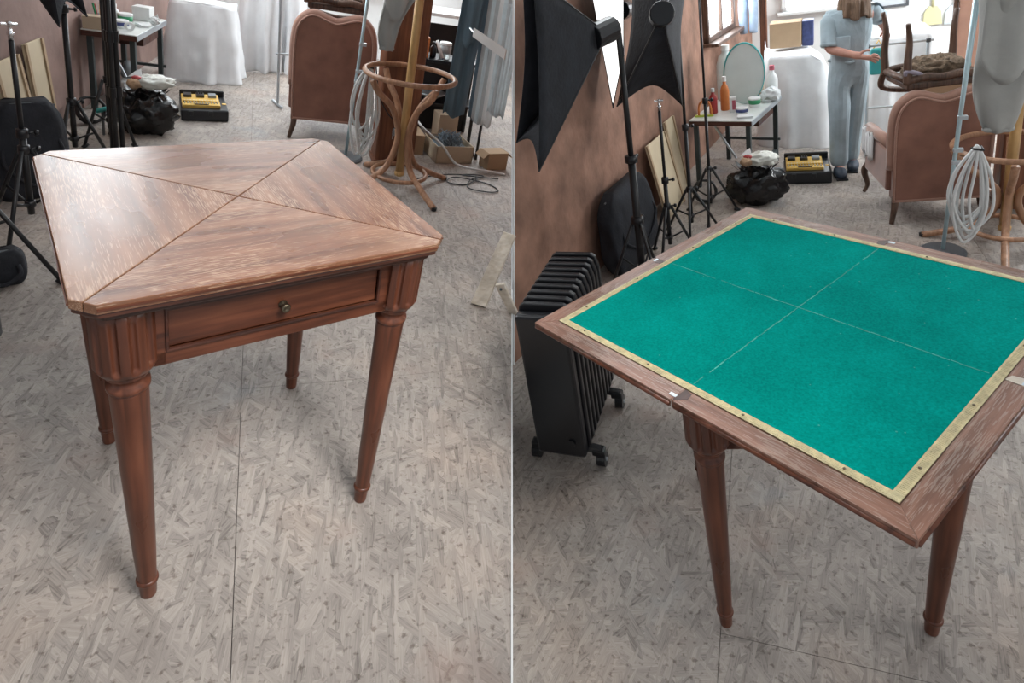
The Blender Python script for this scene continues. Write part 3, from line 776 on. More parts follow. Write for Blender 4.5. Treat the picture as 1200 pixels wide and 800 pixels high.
def drape(room, loc, front, top_z, top_back, label, folds=5, amp=0.05, seed=0.0, sag=0.0, flare=0.08, top_profile=None, base_prof=None, body='card', rz=0.0):
    """dust sheet over a piece of furniture: front = polyline of the top front edge (relative x, y); hangs to the floor in folds, runs back over the top"""
    t = thing('dust_sheet', label, 'sheet', room, loc, rz, 'white dust sheets')
    P = spline([(x, y, 0) for x, y in front], 10); n = len(P)
    cum = [0.0]
    for i in range(1, n): cum.append(cum[-1] + (P[i] - P[i - 1]).length)
    tot = cum[-1]
    def edge(u):
        d = u * tot
        for i in range(1, n):
            if cum[i] >= d - 1e-9:
                k = (d - cum[i - 1]) / max(1e-9, cum[i] - cum[i - 1]); return P[i - 1].lerp(P[i], k), (P[i] - P[i - 1]).normalized()
        return P[-1], (P[-1] - P[-2]).normalized()
    tp = top_profile or (lambda u: 1.0)
    def skirt(u, v):
        p, tg = edge(u); nrm = Vector((tg.y, -tg.x, 0))
        f = 0.5 + 0.5 * sin(u * folds * 2 * PI + seed + 1.2 * sin(u * 9 + seed))
        f = f ** 1.5
        k = v ** 0.8
        out = (flare * k + amp * f * k) + 0.012 * noise.noise(Vector((u * 14, v * 5, seed)))
        z = top_z * tp(u) * (1 - v)
        hem = 0.03 * max(0, noise.noise(Vector((u * 7, 1.0, seed)))) * (v > 0.97)
        q = p + nrm * out
        roll = 0.03 * (1 - min(1, v / 0.06)) if v < 0.06 else 0
        return Vector((q.x, q.y, max(0.003, z - roll * 0.0 + hem)))
    MB().grid(skirt, 110, 34).build('hanging_cloth', 'sheet', t, smooth=True, solid=0.004)
    def top(u, v):
        p, tg = edge(u)
        q = p + Vector((0.0, 1.0, 0)) * (v * top_back)
        return Vector((q.x, q.y, top_z * tp(u) + 0.02 * noise.noise(Vector((u * 5, v * 4, seed + 2))) * min(1, v * 6) - sag * v * (1 - v)))
    MB().grid(top, 60, 16).build('top_cloth', 'sheet', t, smooth=True, solid=0.004)
    return t

# ---------------------------------------------------------------- furniture
def armchair(room, loc, rz, W, H, label, lace=True):
    """seen from behind: back panel on local y = 0, seat towards +y"""
    t = thing('armchair', label, 'armchair', room, loc, rz, 'velvet armchairs')
    zb = 0.14
    pts = [(-W / 2, zb), (-W / 2 - 0.004, H * 0.5), (-W / 2 - 0.002, H * 0.80), (-W / 2 + 0.022, H * 0.925), (-W / 2 + 0.075, H * 0.99), (-W / 4, H), (-W * 0.08, H * 0.965), (0, H * 0.955)]
    half = spline([(x, z, 0) for x, z in pts], 5)
    outline = [(p.x, p.y) for p in half] + [(-p.x, p.y) for p in reversed(half[:-1])]
    def ext(poly, y0, y1):
        m = MB(); n = len(poly)
        m.add([(x, y0, z) for x, z in poly] + [(x, y1, z) for x, z in poly], [tuple(range(n)), tuple(reversed(range(n, 2 * n)))] + [(i, n + i, n + (i + 1) % n, (i + 1) % n) for i in range(n)])
        return m
    ext(outline, 0, 0.10).build('backrest', 'velvet', t, bevel=0.012)
    MB().tube([(x, 0.002, z) for x, z in outline], 0.0075, 8).build('piping', 'velvetl', t, smooth=True)
    MB().tube([(x, 0.05, z + 0.004) for x, z in outline[4:-4]], 0.034, 10).build('top_roll', 'velvetl', t, smooth=True)
    MB().box((0, 0.001, zb + 0.008), (W - 0.01, 0.012, 0.016)).build('bottom_band', 'velvetl', t, bevel=0.004)
    for s in (-1, 1):
        a = ext([(-0.035, 0.20), (-0.035, 0.46), (-0.02, 0.50), (0.02, 0.50), (0.035, 0.46), (0.035, 0.20)], 0.06, 0.52).build('arm', 'velvet', t, bevel=0.014)
        a.location = (s * (W / 2 - 0.005), 0, 0)
        c = MB().tube([(s * (W / 2 + 0.0), 0.05, 0.50), (s * (W / 2 + 0.01), 0.50, 0.50)], 0.036, 12).build('arm_roll', 'velvetl', t, smooth=True)
        MB().tube([(s * (W / 2 - 0.02), 0.03, 0.17), (s * (W / 2 - 0.012), 0.02, 0.09), (s * (W / 2 + 0.012), -0.015, 0.0)], 0.019, 10, radii=[0.024, 0.019, 0.013]).build('leg', 'cwood', t, smooth=True)
        q = spline([(s * (W / 2 - 0.01), 0.52, 0.24), (s * (W / 2 + 0.022), 0.545, 0.17), (s * (W / 2 + 0.004), 0.53, 0.075), (s * (W / 2 + 0.018), 0.55, 0.012)], 6)
        MB().tube(q, 0.02, 10, radii=[0.030 - 0.017 * min(1, i / (len(q) * 0.75)) for i in range(len(q))]).build('leg', 'cwood', t, smooth=True)
    MB().box((0, 0.30, 0.25), (W - 0.04, 0.46, 0.14)).build('seat', 'velvet', t, bevel=0.03)
    MB().box((0, 0.30, 0.36), (W - 0.09, 0.44, 0.09)).build('cushion', 'velvetl', t, bevel=0.03)
    if lace:
        m = MB()
        def fn(u, v): return Vector((-W / 2 - 0.042 - 0.012 * sin(u * 26), 0.30 + 0.22 * u, 0.50 - 0.17 * v + 0.02 * sin(u * 19)))
        m.grid(fn, 30, 6).build('lace_cover', 'sheet', t, smooth=True, solid=0.004)
    return t

def upturned_chair(room, loc, rz, label, leg_h=0.30, s=1.0):
    """carved dining chair lying upside down across the arms, stuffing showing"""
    t = thing('upturned_chair', label, 'chair', room, loc, rz, 'upturned chairs')
    w2, d2 = 0.19 * s, 0.17 * s
    for y in (-d2, d2):
        q = spline([(-w2, y, 0.02), (-w2 * 0.5, y - 0.01, 0.035), (0, y, 0.022), (w2 * 0.5, y - 0.01, 0.035), (w2, y, 0.02)], 6)
        MB().tube(q, 0.024, 10).build('seat_rail', 'cwood', t, smooth=True)
    for x in (-w2, w2): MB().tube([(x, -d2, 0.02), (x, d2, 0.02)], 0.022, 10).build('seat_rail', 'cwood', t, smooth=True)
    MB().box((0, 0, -0.02), (2 * w2, 2 * d2, 0.04)).build('seat_pad', 'cwood', t, bevel=0.01)
    MB().blob((0.02, 0, 0.045), (w2 * 0.86, d2 * 0.8, 0.075), 0.35, 4.0, 40, 24, 4.0).build('horsehair', 'hair', t, smooth=True)
    for (x, y, k) in ((-w2, -d2, 1.0), (w2, -d2, 1.05), (-w2, d2, 1.1), (w2, d2, 1.0)):
        q = spline([(x, y, 0.0), (x * 1.05, y * 1.05, leg_h * 0.35 * k), (x * 1.02, y * 1.02, leg_h * 0.7 * k), (x * 1.12, y * 1.12, leg_h * k)], 5)
        MB().tube(q, 0.024, 10, radii=[0.026 - 0.013 * i / (len(q) - 1) for i in range(len(q))]).build('leg', 'cwood', t, smooth=True)
    # backrest hanging down on the far side
    MB().tube(spline([(-w2, d2 + 0.03, 0), (-w2 * 0.95, d2 + 0.07, -0.10), (0, d2 + 0.09, -0.14), (w2 * 0.95, d2 + 0.07, -0.10), (w2, d2 + 0.03, 0)], 6), 0.02, 10).build('backrest', 'cwood', t, smooth=True)
    r = MB().tube(spline([(-w2, -d2, 0.03), (-w2 - 0.02, -d2 - 0.02, 0.08), (-w2 + 0.05, -d2 - 0.01, 0.06), (-w2 + 0.09, -d2, 0.03)], 6), 0.013, 8).build('rag', 'lilac', t, smooth=True)
    return t

def coat_stand(room, loc, rz, label, ring_z, ring_r, h):
    t = thing('coat_stand', label, 'coat stand', room, loc, rz, 'bentwood coat stands')
    MB().tube([(0, 0, 0.10), (0, 0, h)], 0.026, 16).build('pole', 'pine', t, smooth=True)
    MB().lathe([(0.012, 0), (0.03, 0.01), (0.032, 0.03), (0.02, 0.045)], 16).build('pole_end', 'pine', t, smooth=True).location = (0, 0, 0.075)
    def ring(r, z, th, name): MB().tube([(r * cos(2 * PI * i / 48), r * sin(2 * PI * i / 48), z) for i in range(48)], th, 10, closed=True).build(name, 'bent', t, smooth=True)
    ring(ring_r, ring_z, 0.016, 'top_ring'); ring(ring_r * 0.62, 0.10, 0.014, 'lower_ring')
    for k in range(4):
        a = PI / 4 + k * PI / 2; d = Vector((cos(a), sin(a), 0))
        q = [(ring_r * 0.97, ring_z - 0.03), (ring_r * 0.80, ring_z - 0.10), (ring_r * 0.40, ring_z - 0.20), (0.052, ring_z * 0.55), (0.050, ring_z * 0.40), (ring_r * 0.42, ring_z * 0.20), (ring_r * 0.95, ring_z * 0.09), (ring_r * 1.42, 0.012)]
        q = spline([d * r + Vector((0, 0, z)) for r, z in q], 6)
        l = MB().tube(q, 0.019, 12).build('leg', 'bent', t, smooth=True)
        MB().cyl(q[-1] - Vector((0, 0, 0.010)), q[-1] + Vector((0, 0, 0.010)), 0.017, 0.019, 12).build('foot', 'blackp', l)
        sc = d * 0.07 + Vector((0, 0, ring_z * 0.55))
        MB().blob(sc, (0.005, 0.005, 0.005), 0, 1, 8, 6).build('screw', 'dgrey', l)
    for k in range(4):
        a = k * PI / 2; d = Vector((cos(a), sin(a), 0))
        q = spline([d * 0.02 + Vector((0, 0, h - 0.42)), d * 0.14 + Vector((0, 0, h - 0.40)), d * 0.20 + Vector((0, 0, h - 0.28)), d * 0.15 + Vector((0, 0, h - 0.16)), d * 0.19 + Vector((0, 0, h - 0.06))], 5)
        MB().tube(q, 0.015, 10).build('hook', 'bent', t, smooth=True)
    return t

def floor_lamp(room, loc, label, h, lean=(0, 0)):
    t = thing('lamp_pole', label, 'lamp pole', room, loc, 0, 'pale blue lamp poles')
    MB().lathe([(0.115, 0), (0.115, 0.012), (0.10, 0.022), (0.02, 0.026)], 32).build('base', 'dgrey', t, smooth=False, bevel=0.002)
    MB().tube([(0, 0, 0.02), (lean[0], lean[1], h)], 0.0105, 12).build('pole', 'lampblue', t, smooth=True)
    MB().tube([(0.02, 0.0, 0.55), (lean[0] + 0.02, lean[1], h)], 0.006, 10).build('slide_rod', 'lampblue', t, smooth=True)
    for z in (0.55, 0.62, 0.8):
        MB().box((0.01 + lean[0] * z / h, lean[1] * z / h, z), (0.045, 0.026, 0.022)).build('clamp', 'steel', t, bevel=0.003)
    MB().lathe([(0.02, -0.06), (0.09, -0.10), (0.10, -0.09), (0.03, 0.0)], 24).build('lamp_head', 'lampblue', t, smooth=True).location = (lean[0], lean[1], h + 0.06)
    return t

def hanging_cable(room, loc, label, top, bottom, loops, width, r=0.0075, seed=1):
    """hank of cable hung from one point, loops swinging below; top, bottom heights"""
    random.seed(seed)
    t = thing('cable_hank', label, 'cable', room, loc, 0, 'hanks of white cable')
    for k in range(loops):
        w_ = width * random.uniform(0.35, 1.0); b = bottom + (top - bottom) * random.uniform(0.0, 0.35); ox = random.uniform(-0.02, 0.03); oy = random.uniform(-0.03, 0.03)
        P = [(0.0, oy * 0.3, top), (-w_ * 0.55 + ox, oy, top - (top - b) * 0.30), (-w_ * 0.75 + ox, oy, top - (top - b) * 0.66), (-w_ * 0.2 + ox, oy + 0.01, b), (w_ * 0.45 + ox, oy, b + (top - b) * 0.22), (w_ * 0.40 + ox, oy * 0.5, top - (top - b) * 0.40), (0.006, 0, top - 0.01)]
        MB().tube(spline(P, 7), r, 7).build('loop', 'cable', t, smooth=True)
    MB().tube([(-0.02, -0.02, top - 0.012), (0.02, -0.02, top - 0.02), (0.02, 0.02, top - 0.012), (-0.02, 0.02, top - 0.02)], 0.006, 6, closed=True).build('cable_tie', 'bcable', t)
    return t

def garment(room, loc, label, W, top_z, bot_z, rz=0.0, lean=0.0, seed=0.0, name='garment', mat='grey_cloth'):
    """jersey hung by its shoulder: wide fold narrowing to a rounded cuff at the bottom"""
    t = thing(name, label, 'garment', room, loc, rz, 'grey garments on the coat stands')
    Hh = top_z - bot_z
    def fn(u, v):
        a = u * 2 * PI
        wv = W * (0.30 + 0.70 * (1 - v) ** 0.8) * (1 + 0.10 * sin(v * 7 + seed))
        x = cos(a) * wv / 2 + lean * (1 - v) + 0.02 * sin(v * 5 + seed)
        y = sin(a) * wv * 0.26 * (1 + 0.5 * sin(a * 3 + v * 4 + seed)) + 0.012 * sin(a * 5 + seed)
        return Vector((x, y, top_z - v * Hh))
    m = MB().grid(fn, 44, 24, True)
    m.f.append(tuple(range(44))); m.f.append(tuple(23 * 44 + i for i in range(44)))
    m.build('cloth_body', mat, t, smooth=True)
    def flap(u, v):
        x = -W * 0.46 + W * 0.60 * u + lean * (1 - v * 0.62)
        return Vector((x + 0.03 * v, -W * 0.24 - 0.03 * sin(u * PI) - 0.012 * sin(u * 9 + seed), top_z - Hh * 0.62 * v * (0.55 + 0.45 * sin(u * PI * 0.9 + 0.3))))
    MB().grid(flap, 20, 14).build('hem_fold', mat, t, smooth=True, solid=0.006)
    cz = bot_z - 0.0
    q = []
    MB().tube([(W * 0.15 * cos(i * PI / 12) + 0.02 * sin(5 + seed), W * 0.07 * sin(i * PI / 12), cz + 0.012) for i in range(24)], 0.012, 8, closed=True).build('cuff', mat, t, smooth=True)
    return t

def tool_case(room, loc, rz, label, W=0.30, D=0.20, H=0.10):
    t = thing('tool_case', label, 'tool case', room, loc, rz, 'open tool cases')
    MB().box((0, D / 2, H / 2), (W, D, H)).build('case', 'blackp', t, bevel=0.012)
    l = MB().box((0, D + 0.012, H * 0.80), (W * 0.98, 0.022, H * 1.4)).build('lid', 'blackp', t, bevel=0.010)
    tr = MB().box((-0.02, D * 0.52, H + 0.012), (W * 0.80, D * 0.78, 0.024)).build('tray', 'yellow', t, bevel=0.004)
    for k in range(12):
        x = -0.02 - W * 0.34 + k * W * 0.062
        MB().cyl((x, D * 0.22, H + 0.028), (x, D * 0.44, H + 0.028), 0.0048, 0.0040, 8).build('drill_bit', 'steel', tr)
    MB().box((-0.02, D * 0.33, H + 0.030), (W * 0.76, 0.014, 0.014)).build('bit_holder', 'yellow', tr, bevel=0.002)
    MB().box((-0.02, D * 0.16, H + 0.026), (W * 0.30, 0.012, 0.008)).build('bit_holder', 'blackp', tr, bevel=0.002)
    for x, mt in ((-W * 0.33, 'blackp'), (-W * 0.06, 'blackp'), (W * 0.20, 'mgrey')):
        MB().box((x, D * 0.74, H + 0.032), (W * 0.17, D * 0.20, 0.024)).build('socket_block', mt, tr, bevel=0.004)
    for k in range(3): MB().cyl((-W * 0.12 + k * 0.016, D * 0.74, H + 0.03), (-W * 0.12 + k * 0.016, D * 0.74, H + 0.062), 0.005, 0.004, 8).build('socket', 'blackp', tr)
    for x in (-W * 0.30, W * 0.12): MB().box((x, -0.004, H * 0.72), (0.03, 0.012, 0.034)).build('latch', 'blackp', t, bevel=0.003)
    MB().box((W * 0.44, D * 0.45, H + 0.002), (0.028, 0.030, 0.004)).build('sticker', 'yellow', t)
    return t

def desk(room, loc, rz, W, D, H, label, slant=0.0):
    """work desk: local x to the right along the front edge, y away; origin at the front right corner on the floor"""
    t = thing('work_desk', label, 'desk', room, loc, rz, 'work desks')
    MB().box((-W / 2, D / 2, H - 0.003), (W, D, 0.006)).build('desktop', 'desktop', t)
    MB().box((-W / 2, D / 2, H - 0.024), (W, D, 0.036)).build('top_board', 'deskwood', t, bevel=0.002)
    MB().box((0.003, D / 2, H - 0.022), (0.005, D, 0.036)).build('side_band', 'steel', t)
    for x in (-0.035, -W + 0.04):
        for y in (0.04, D - 0.04):
            MB().box((x, y, (H - 0.042) / 2), (0.034, 0.034, H - 0.042)).build('leg', 'deskleg', t, bevel=0.003)
    MB().box((-0.035, D / 2, 0.10), (0.028, D - 0.1, 0.028)).build('stretcher', 'deskleg', t)
    MB().box((-W / 2, D - 0.04, H * 0.35), (W, 0.02, 0.02)).build('stretcher', 'deskleg', t)
    MB().box((-0.13, D * 0.62, H - 0.085), (0.19, D * 0.5, 0.085)).build('drawer', 'deskwood', t, bevel=0.003)
    MB().tube([(-W * 0.62, 0.06, H - 0.06), (-W * 0.32, 0.10, H * 0.42)], 0.010, 4).build('diagonal_brace', 'steel', t)
    return t

def tub(room, loc, label, r, h, body='white', band='green', lid=True, group='things on the desks'):
    t = thing('plastic_tub', label, 'tub', room, loc, 0, group)
    MB().lathe([(r * 0.86, 0), (r * 0.92, 0.004), (r, h * 0.92), (r, h)], 22).build('body', body, t, smooth=True)
    if band: MB().lathe([(r * 0.955, h * 0.35), (r * 1.012, h * 0.36), (r * 1.03, h * 0.82), (r * 0.98, h * 0.83)], 22).build('label_band', band, t, smooth=True)
    if lid: MB().lathe([(r * 1.05, h * 0.90), (r * 1.06, h * 1.02), (r * 0.95, h * 1.07)], 22).build('lid', 'white', t)
    return t
def bottle(room, loc, label, r, h, body, cap, group='things on the desks'):
    t = thing('bottle', label, 'bottle', room, loc, 0, group)
    MB().lathe([(r * 0.9, 0), (r, 0.006), (r, h * 0.58), (r * 0.75, h * 0.70), (r * 0.38, h * 0.78), (r * 0.36, h * 0.88)], 18).build('body', body, t, smooth=True)
    MB().lathe([(r * 0.46, h * 0.86), (r * 0.46, h), (r * 0.36, h * 1.01)], 16).build('cap', cap, t)
    return t
def carton(room, loc, rz, d, label, mat='cardp', print_mat=None, group='cartons', flaps=False, name='carton', open_top=False):
    t = thing(name, label, 'box', room, loc, rz, group)
    x, y, z = d
    if open_top:
        q = 0.006
        m = MB()
        m.box((0, y / 2, q / 2), (x, y, q)); m.box((0, q / 2, z / 2), (x, q, z)); m.box((0, y - q / 2, z / 2), (x, q, z))
        m.box((-x / 2 + q / 2, y / 2, z / 2), (q, y, z)); m.box((x / 2 - q / 2, y / 2, z / 2), (q, y, z))
        m.build('walls', mat, t)
    else:
        MB().box((0, y / 2, z / 2), (x, y, z)).build('body', mat, t, bevel=0.003)
    if print_mat: MB().box((x * 0.12, -0.0015, z * 0.5), (x * 0.5, 0.003, z * 0.62)).build('printed_panel', print_mat, t)
    if flaps:
        for s, wdt in ((-1, 0.5), (1, 0.5)):
            f = MB().box((s * y * 0.22, 0, 0), (y * 0.44, y * 0.96, 0.005)).build('flap', mat, t)
            f.matrix_local = Matrix.Translation((s * x / 2, y / 2, z)) @ Matrix.Rotation(s * 0.75, 4, 'Y')
    return t
def sheet_pile(room, loc, rz, label, n, w_, d, mat='paper', group='papers on the desks'):
    t = thing('paper_pile', label, 'paper', room, loc, rz, group)
    for k in range(n):
        o = MB().box((0, 0, 0.002 + k * 0.004), (w_, d, 0.003)).build('sheet', mat, t)
        o.rotation_euler = (0, 0, random.uniform(-0.35, 0.35))
    return t
def tape_roll(room, loc, rz, label, r=0.028, standing=True):
    m = MB(); n = 24
    prof = [(r, -0.012), (r, 0.012), (r * 0.55, 0.012), (r * 0.55, -0.012)]
    vs = [(a * cos(2 * PI * j / n), b, a * sin(2 * PI * j / n) + r) for j in range(n) for a, b in prof]
    fs = [(j * 4 + i, j * 4 + (i + 1) % 4, ((j + 1) % n) * 4 + (i + 1) % 4, ((j + 1) % n) * 4 + i) for j in range(n) for i in range(4)]
    m.add(vs, fs)
    return single(m, 'tape_roll', label, 'tape', 'white', room, loc, rz, 'tape rolls on the desks', smooth=False)
def pot_of_tools(room, loc, label, cols, r=0.03, h=0.07, seed=3):
    random.seed(seed)
    t = thing('pen_pot', label, 'pot', room, loc, 0, 'pots of pens')
    MB().lathe([(r * 0.9, 0), (r, h), (r * 0.9, h), (r * 0.82, 0.008)], 18).build('pot', 'mgrey', t, smooth=True)
    for k, c in enumerate(cols):
        a = 2 * PI * k / len(cols)
        p = Vector((cos(a) * r * 0.5, sin(a) * r * 0.5, 0.012)); q = Vector((cos(a) * r * 1.3, sin(a) * r * 1.3, h * random.uniform(1.6, 2.3)))
        MB().tube([p, q], 0.0065, 8).build('pen', c, t)
    return t

def oil_radiator(room, loc, rz, label, W=0.25, D=0.50, H=0.66, n=9):
    """electric radiator on castors: fins one behind the other along local y"""
    t = thing('oil_radiator', label, 'heater', room, loc, rz, 'oil filled radiators')
    x, z0 = W / 2, 0.085
    prof = [(-x * 0.86, z0), (-x, z0 + 0.03), (-x, H - 0.06), (-x * 0.88, H - 0.012), (-x * 0.70, H), (x * 0.70, H), (x * 0.88, H - 0.012), (x, H - 0.06), (x, z0 + 0.03), (x * 0.86, z0)]
    for k in range(n):
        y = 0.055 + (D - 0.09) * k / (n - 1)
        m = MB(); q = len(prof)
        th = 0.0125
        m.add([(a, y - th, b) for a, b in prof] + [(a, y + th, b) for a, b in prof], [tuple(range(q)), tuple(reversed(range(q, 2 * q)))] + [(i, q + i, q + (i + 1) % q, (i + 1) % q) for i in range(q)])
        m.build('fin', 'blackp', t, bevel=0.006)
    for z in (z0 + 0.06, H - 0.07): MB().tube([(0, 0.03, z), (0, D - 0.02, z)], 0.035, 14).build('oil_tube', 'black', t, smooth=True)
    MB().box((0, 0.018, (H + z0) / 2 - 0.01), (W * 0.92, 0.05, H - z0 - 0.03)).build('control_panel', 'blackp', t, bevel=0.012)
    MB().tube([(0.05, -0.006, H * 0.22), (0.05, -0.016, H * 0.22)], 0.015, 14).build('dial', 'blackp', t)
    for y in (0.07, D - 0.08):
        a = MB().tube([(-x - 0.03, y, 0.072), (0, y, 0.092), (x + 0.03, y, 0.072)], 0.018, 8).build('axle', 'blackp', t)
        for s in (-1, 1):
            MB().box((s * (x + 0.02), y, 0.066), (0.05, 0.04, 0.03)).build('castor_fork', 'blackp', a, bevel=0.006)
            MB().tube([(s * (x + 0.012), y, 0.030), (s * (x + 0.046), y, 0.030)], 0.030, 16).build('castor', 'blackp', a)
            MB().tube([(s * (x + 0.045), y, 0.030), (s * (x + 0.049), y, 0.030)], 0.008, 10).build('castor_cap', 'steel', a)
    return t

# ================================================================ left room (closed table)
LR = ROOM_L
def post(room, loc, w_, d, h, label, rz=0.0):
    t = thing('wooden_post', label, 'post', room, loc, rz, 'heavy wooden posts')
    MB().box((0, d / 2, h / 2), (w_, d, h)).build('shaft', 'post', t, bevel=0.012)
    MB().box((w_ * 0.17, -0.004, h / 2), (0.012, 0.012, h * 0.98)).build('crack', 'mahod', t)
    MB().box((0, d / 2, 0.02), (w_ + 0.02, d + 0.02, 0.04)).build('foot_block', 'post', t, bevel=0.006)
    return t
coat_stand(LR, (0.86, 3.68, 0), -0.37, 'bentwood coat stand with pale pole, right behind the closed table', 0.735, 0.27, 1.78)
post(LR, (0.905, 4.06, 0), 0.27, 0.2, 2.3, 'reddish wooden post behind the coat stand of the closed table view')
armchair(LR, (0.50, 4.52, 0), -0.10, 0.52, 0.88, 'brown velvet armchair seen from behind, behind the closed table')
upturned_chair(LR, (0.53, 4.80, 0.950), -0.15, 'carved chair lying upside down on the armchair behind the closed table', 0.30)
floor_lamp(LR, (0.585, 4.16, 0), 'pale blue metal lamp pole beside the armchair behind the closed table', 1.55, (0.07, -0.06))
hanging_cable(LR, (0.655, 3.93, 0), 'hank of white cable hanging left of the coat stand, closed table view', 0.72, 0.08, 7, 0.12, seed=5)
garment(LR, (0.69, 3.60, 0), 'grey jersey hanging on the coat stand behind the closed table', 0.22, 1.34, 0.88, lean=0.05, seed=1.0)
# plug lead hanging over the post
t = thing('power_lead', 'black power lead with plug hanging in front of the wooden post', 'cable', LR, (0.80, 4.02, 0))
MB().tube(spline([(-0.10, -0.06, 0.70), (-0.05, 0.015, 0.50), (0.02, 0.015, 0.38), (0.07, 0.012, 0.33), (0.075, 0.012, 0.28)], 7), 0.0045, 7).build('lead', 'bcable', t, smooth=True)
MB().box((0.075, 0.008, 0.255), (0.026, 0.02, 0.05)).build('plug', 'mgrey', t, bevel=0.005)
for x in (0.066, 0.084): MB().cyl((x, 0.008, 0.232), (x, 0.008, 0.205), 0.0025, 0.0025, 6).build('pin', 'steel', t)

light_stand(LR, (-0.90, 3.02, 0), 0.86, 'short black light stand with chrome spigot, far left by the closed table', 0.24, 0.40, 0.4, rad=0.013)
light_stand(LR, (-1.07, 2.72, 0), 1.5, 'black light stand at the left edge, one long leg reaching towards the table', 0.40, 0.50, -0.35, spigot=False)
light_stand(LR, (-0.92, 3.88, 0), 1.55, 'tall black light stand before the desk, second from the left edge', 0.17, 0.36, 0.2, spigot=False)
light_stand(LR, (-0.82, 4.24, 0), 1.6, 'tall thin black light stand nearest the desk of the closed table view', 0.15, 0.40, -0.35, spigot=False, rad=0.011)
t = thing('folded_tripod', 'folded black tripod standing upright before the desk, closed table view', 'tripod', LR, (-0.76, 4.10, 0))
for k in range(3):
    a = 2 * PI * k / 3 + 0.5
    lg = MB().tube([(0.030 * cos(a), 0.030 * sin(a), 0.0), (0.022 * cos(a), 0.022 * sin(a), 0.62), (0.018 * cos(a), 0.018 * sin(a), 1.25)], 0.014, 10).build('leg', 'black', t, smooth=True)
    MB().tube([(0.027 * cos(a), 0.027 * sin(a), 0.34), (0.026 * cos(a), 0.026 * sin(a), 0.40)], 0.019, 10).build('leg_clamp', 'blackp', lg)
    MB().tube([(0.023 * cos(a), 0.023 * sin(a), 0.66), (0.022 * cos(a), 0.022 * sin(a), 0.72)], 0.019, 10).build('leg_clamp', 'blackp', lg)
MB().lathe([(0.03, 1.23), (0.04, 1.25), (0.04, 1.30), (0.02, 1.33)], 14).build('head', 'blackp', t, smooth=True)
MB().tube([(0.03, -0.02, 1.29), (0.14, -0.08, 1.22)], 0.007, 8).build('pan_handle', 'blackp', t)
softbox(LR, (-1.08, 3.72, 1.20), [(-0.855, 3.52, 0.83), (-0.80, 3.80, 0.84), (-0.80, 3.80, 1.45), (-0.88, 3.52, 1.45)], 'black softbox hood hanging at the top left of the closed table view', (-0.92, 3.66, 0.0), sag=0.28, front=False)
kit_bag(LR, (-1.03, 3.50, 0), 0.5, (0.36, 0.20, 0.46), 'black kit bag slumped against the pinkish wall, closed table view', 1.0)
kit_bag(LR, (-0.90, 2.63, 0), 0.3, (0.17, 0.12, 0.13), 'small black sandbag on the floor under the leftmost light stand', 4.0)
leaning_board(LR, (-1.12, 3.90, 0), 1.44, 0.26, 0.56, 0.14, 'cream board leaning on the pinkish wall, nearest of the pair in the closed table view')
leaning_board(LR, (-1.10, 4.18, 0), 1.44, 0.22, 0.60, 0.08, 'narrower cream board leaning on the pinkish wall behind the first one')

desk(LR, (-0.75, 4.85, 0), -0.132, 0.33, 0.72, 0.55, 'work desk with dark legs and cluttered pale top, top left behind the closed table')
dz = 0.551
carton(LR, (-1.00, 4.90, dz), 0.0, (0.13, 0.09, 0.085), 'cream carton at the front of the desk behind the closed table', 'cardp', group='cartons on the desks')
carton(LR, (-0.925, 5.00, dz), 0.25, (0.045, 0.05, 0.125), 'tall pink and white packet on the desk behind the closed table', 'white', 'pink', group='cartons on the desks')
tub(LR, (-0.865, 5.19, dz), 'round white tub with green band on the desk behind the closed table', 0.045, 0.075)
tub(LR, (-0.87, 5.065, dz), 'low white tub with navy print on the desk behind the closed table', 0.044, 0.05, 'white', 'navy')
tape_roll(LR, (-0.81, 4.985, dz), 0.3, 'white tape roll standing at the front of the desk behind the closed table', 0.030)
sheet_pile(LR, (-0.755, 5.20, dz), 0.3, 'loose pale papers on the desk behind the closed table', 4, 0.07, 0.11)
bottle(LR, (-0.93, 5.22, dz), 'white plastic bottle at the back of the desk behind the closed table', 0.024, 0.13, 'white', 'white')
pot_of_tools(LR, (-1.0, 5.10, dz), 'pot of coloured pens on the desk behind the closed table', ('orange', 'lime', 'red', 'green', 'yellow'), 0.032, 0.07)
t = thing('crumpled_paper', 'crumpled silver paper at the right end of the desk behind the closed table', 'paper', LR, (-0.70, 5.30, dz), 0)
MB().blob((0, 0, 0.028), (0.035, 0.03, 0.028), 0.4, 3, 20, 14, 2.0, flat=0.0).build('wad', 'paper', t, smooth=False)
MB().slab([(-0.02, 0, 0.03), (0.03, 0.0, 0.04), (0.02, 0.01, 0.08)], 0.002).build('corner', 'paper', t)
carton(LR, (-0.80, 5.40, dz), -0.2, (0.12, 0.10, 0.10), 'white carton at the back of the desk behind the closed table', 'white', group='cartons on the desks')
# under the desk
t = thing('sewing_machine', 'pale machine part stored under the right end of the desk, closed table view', 'machine', LR, (-0.87, 5.22, 0))
MB().box((0, 0, 0.05), (0.15, 0.24, 0.10)).build('plinth', 'blackp', t, bevel=0.01)
MB().box((0.01, 0, 0.14), (0.10, 0.22, 0.08), (0.25, 0, 0)).build('housing', 'white', t, bevel=0.012)
MB().tube([(0.0, -0.06, 0.20), (0.0, 0.06, 0.24)], 0.04, 14).build('motor', 'mgrey', t, smooth=True)
bin_bag(LR, (-0.66, 4.50, 0), 'full black bin bag in front of the desk, behind the closed table', (0.18, 0.15, 0.145), 1.3)
waste_on_bag(LR, (-0.65, 4.46, 0.312), 'crumpled white plastic bag and brown wad on the bin bag, closed table view', 2.0)
cable_coil(LR, (-1.0, 4.63, 0), 'coil of black cable leaning beside the bin bag, closed table view', 0.085, 6, rz=0.5, tilt=1.1)
t = thing('spray_can', 'small teal bottle lying on the black coil, closed table view', 'bottle', LR, (-0.86, 4.36, 0))
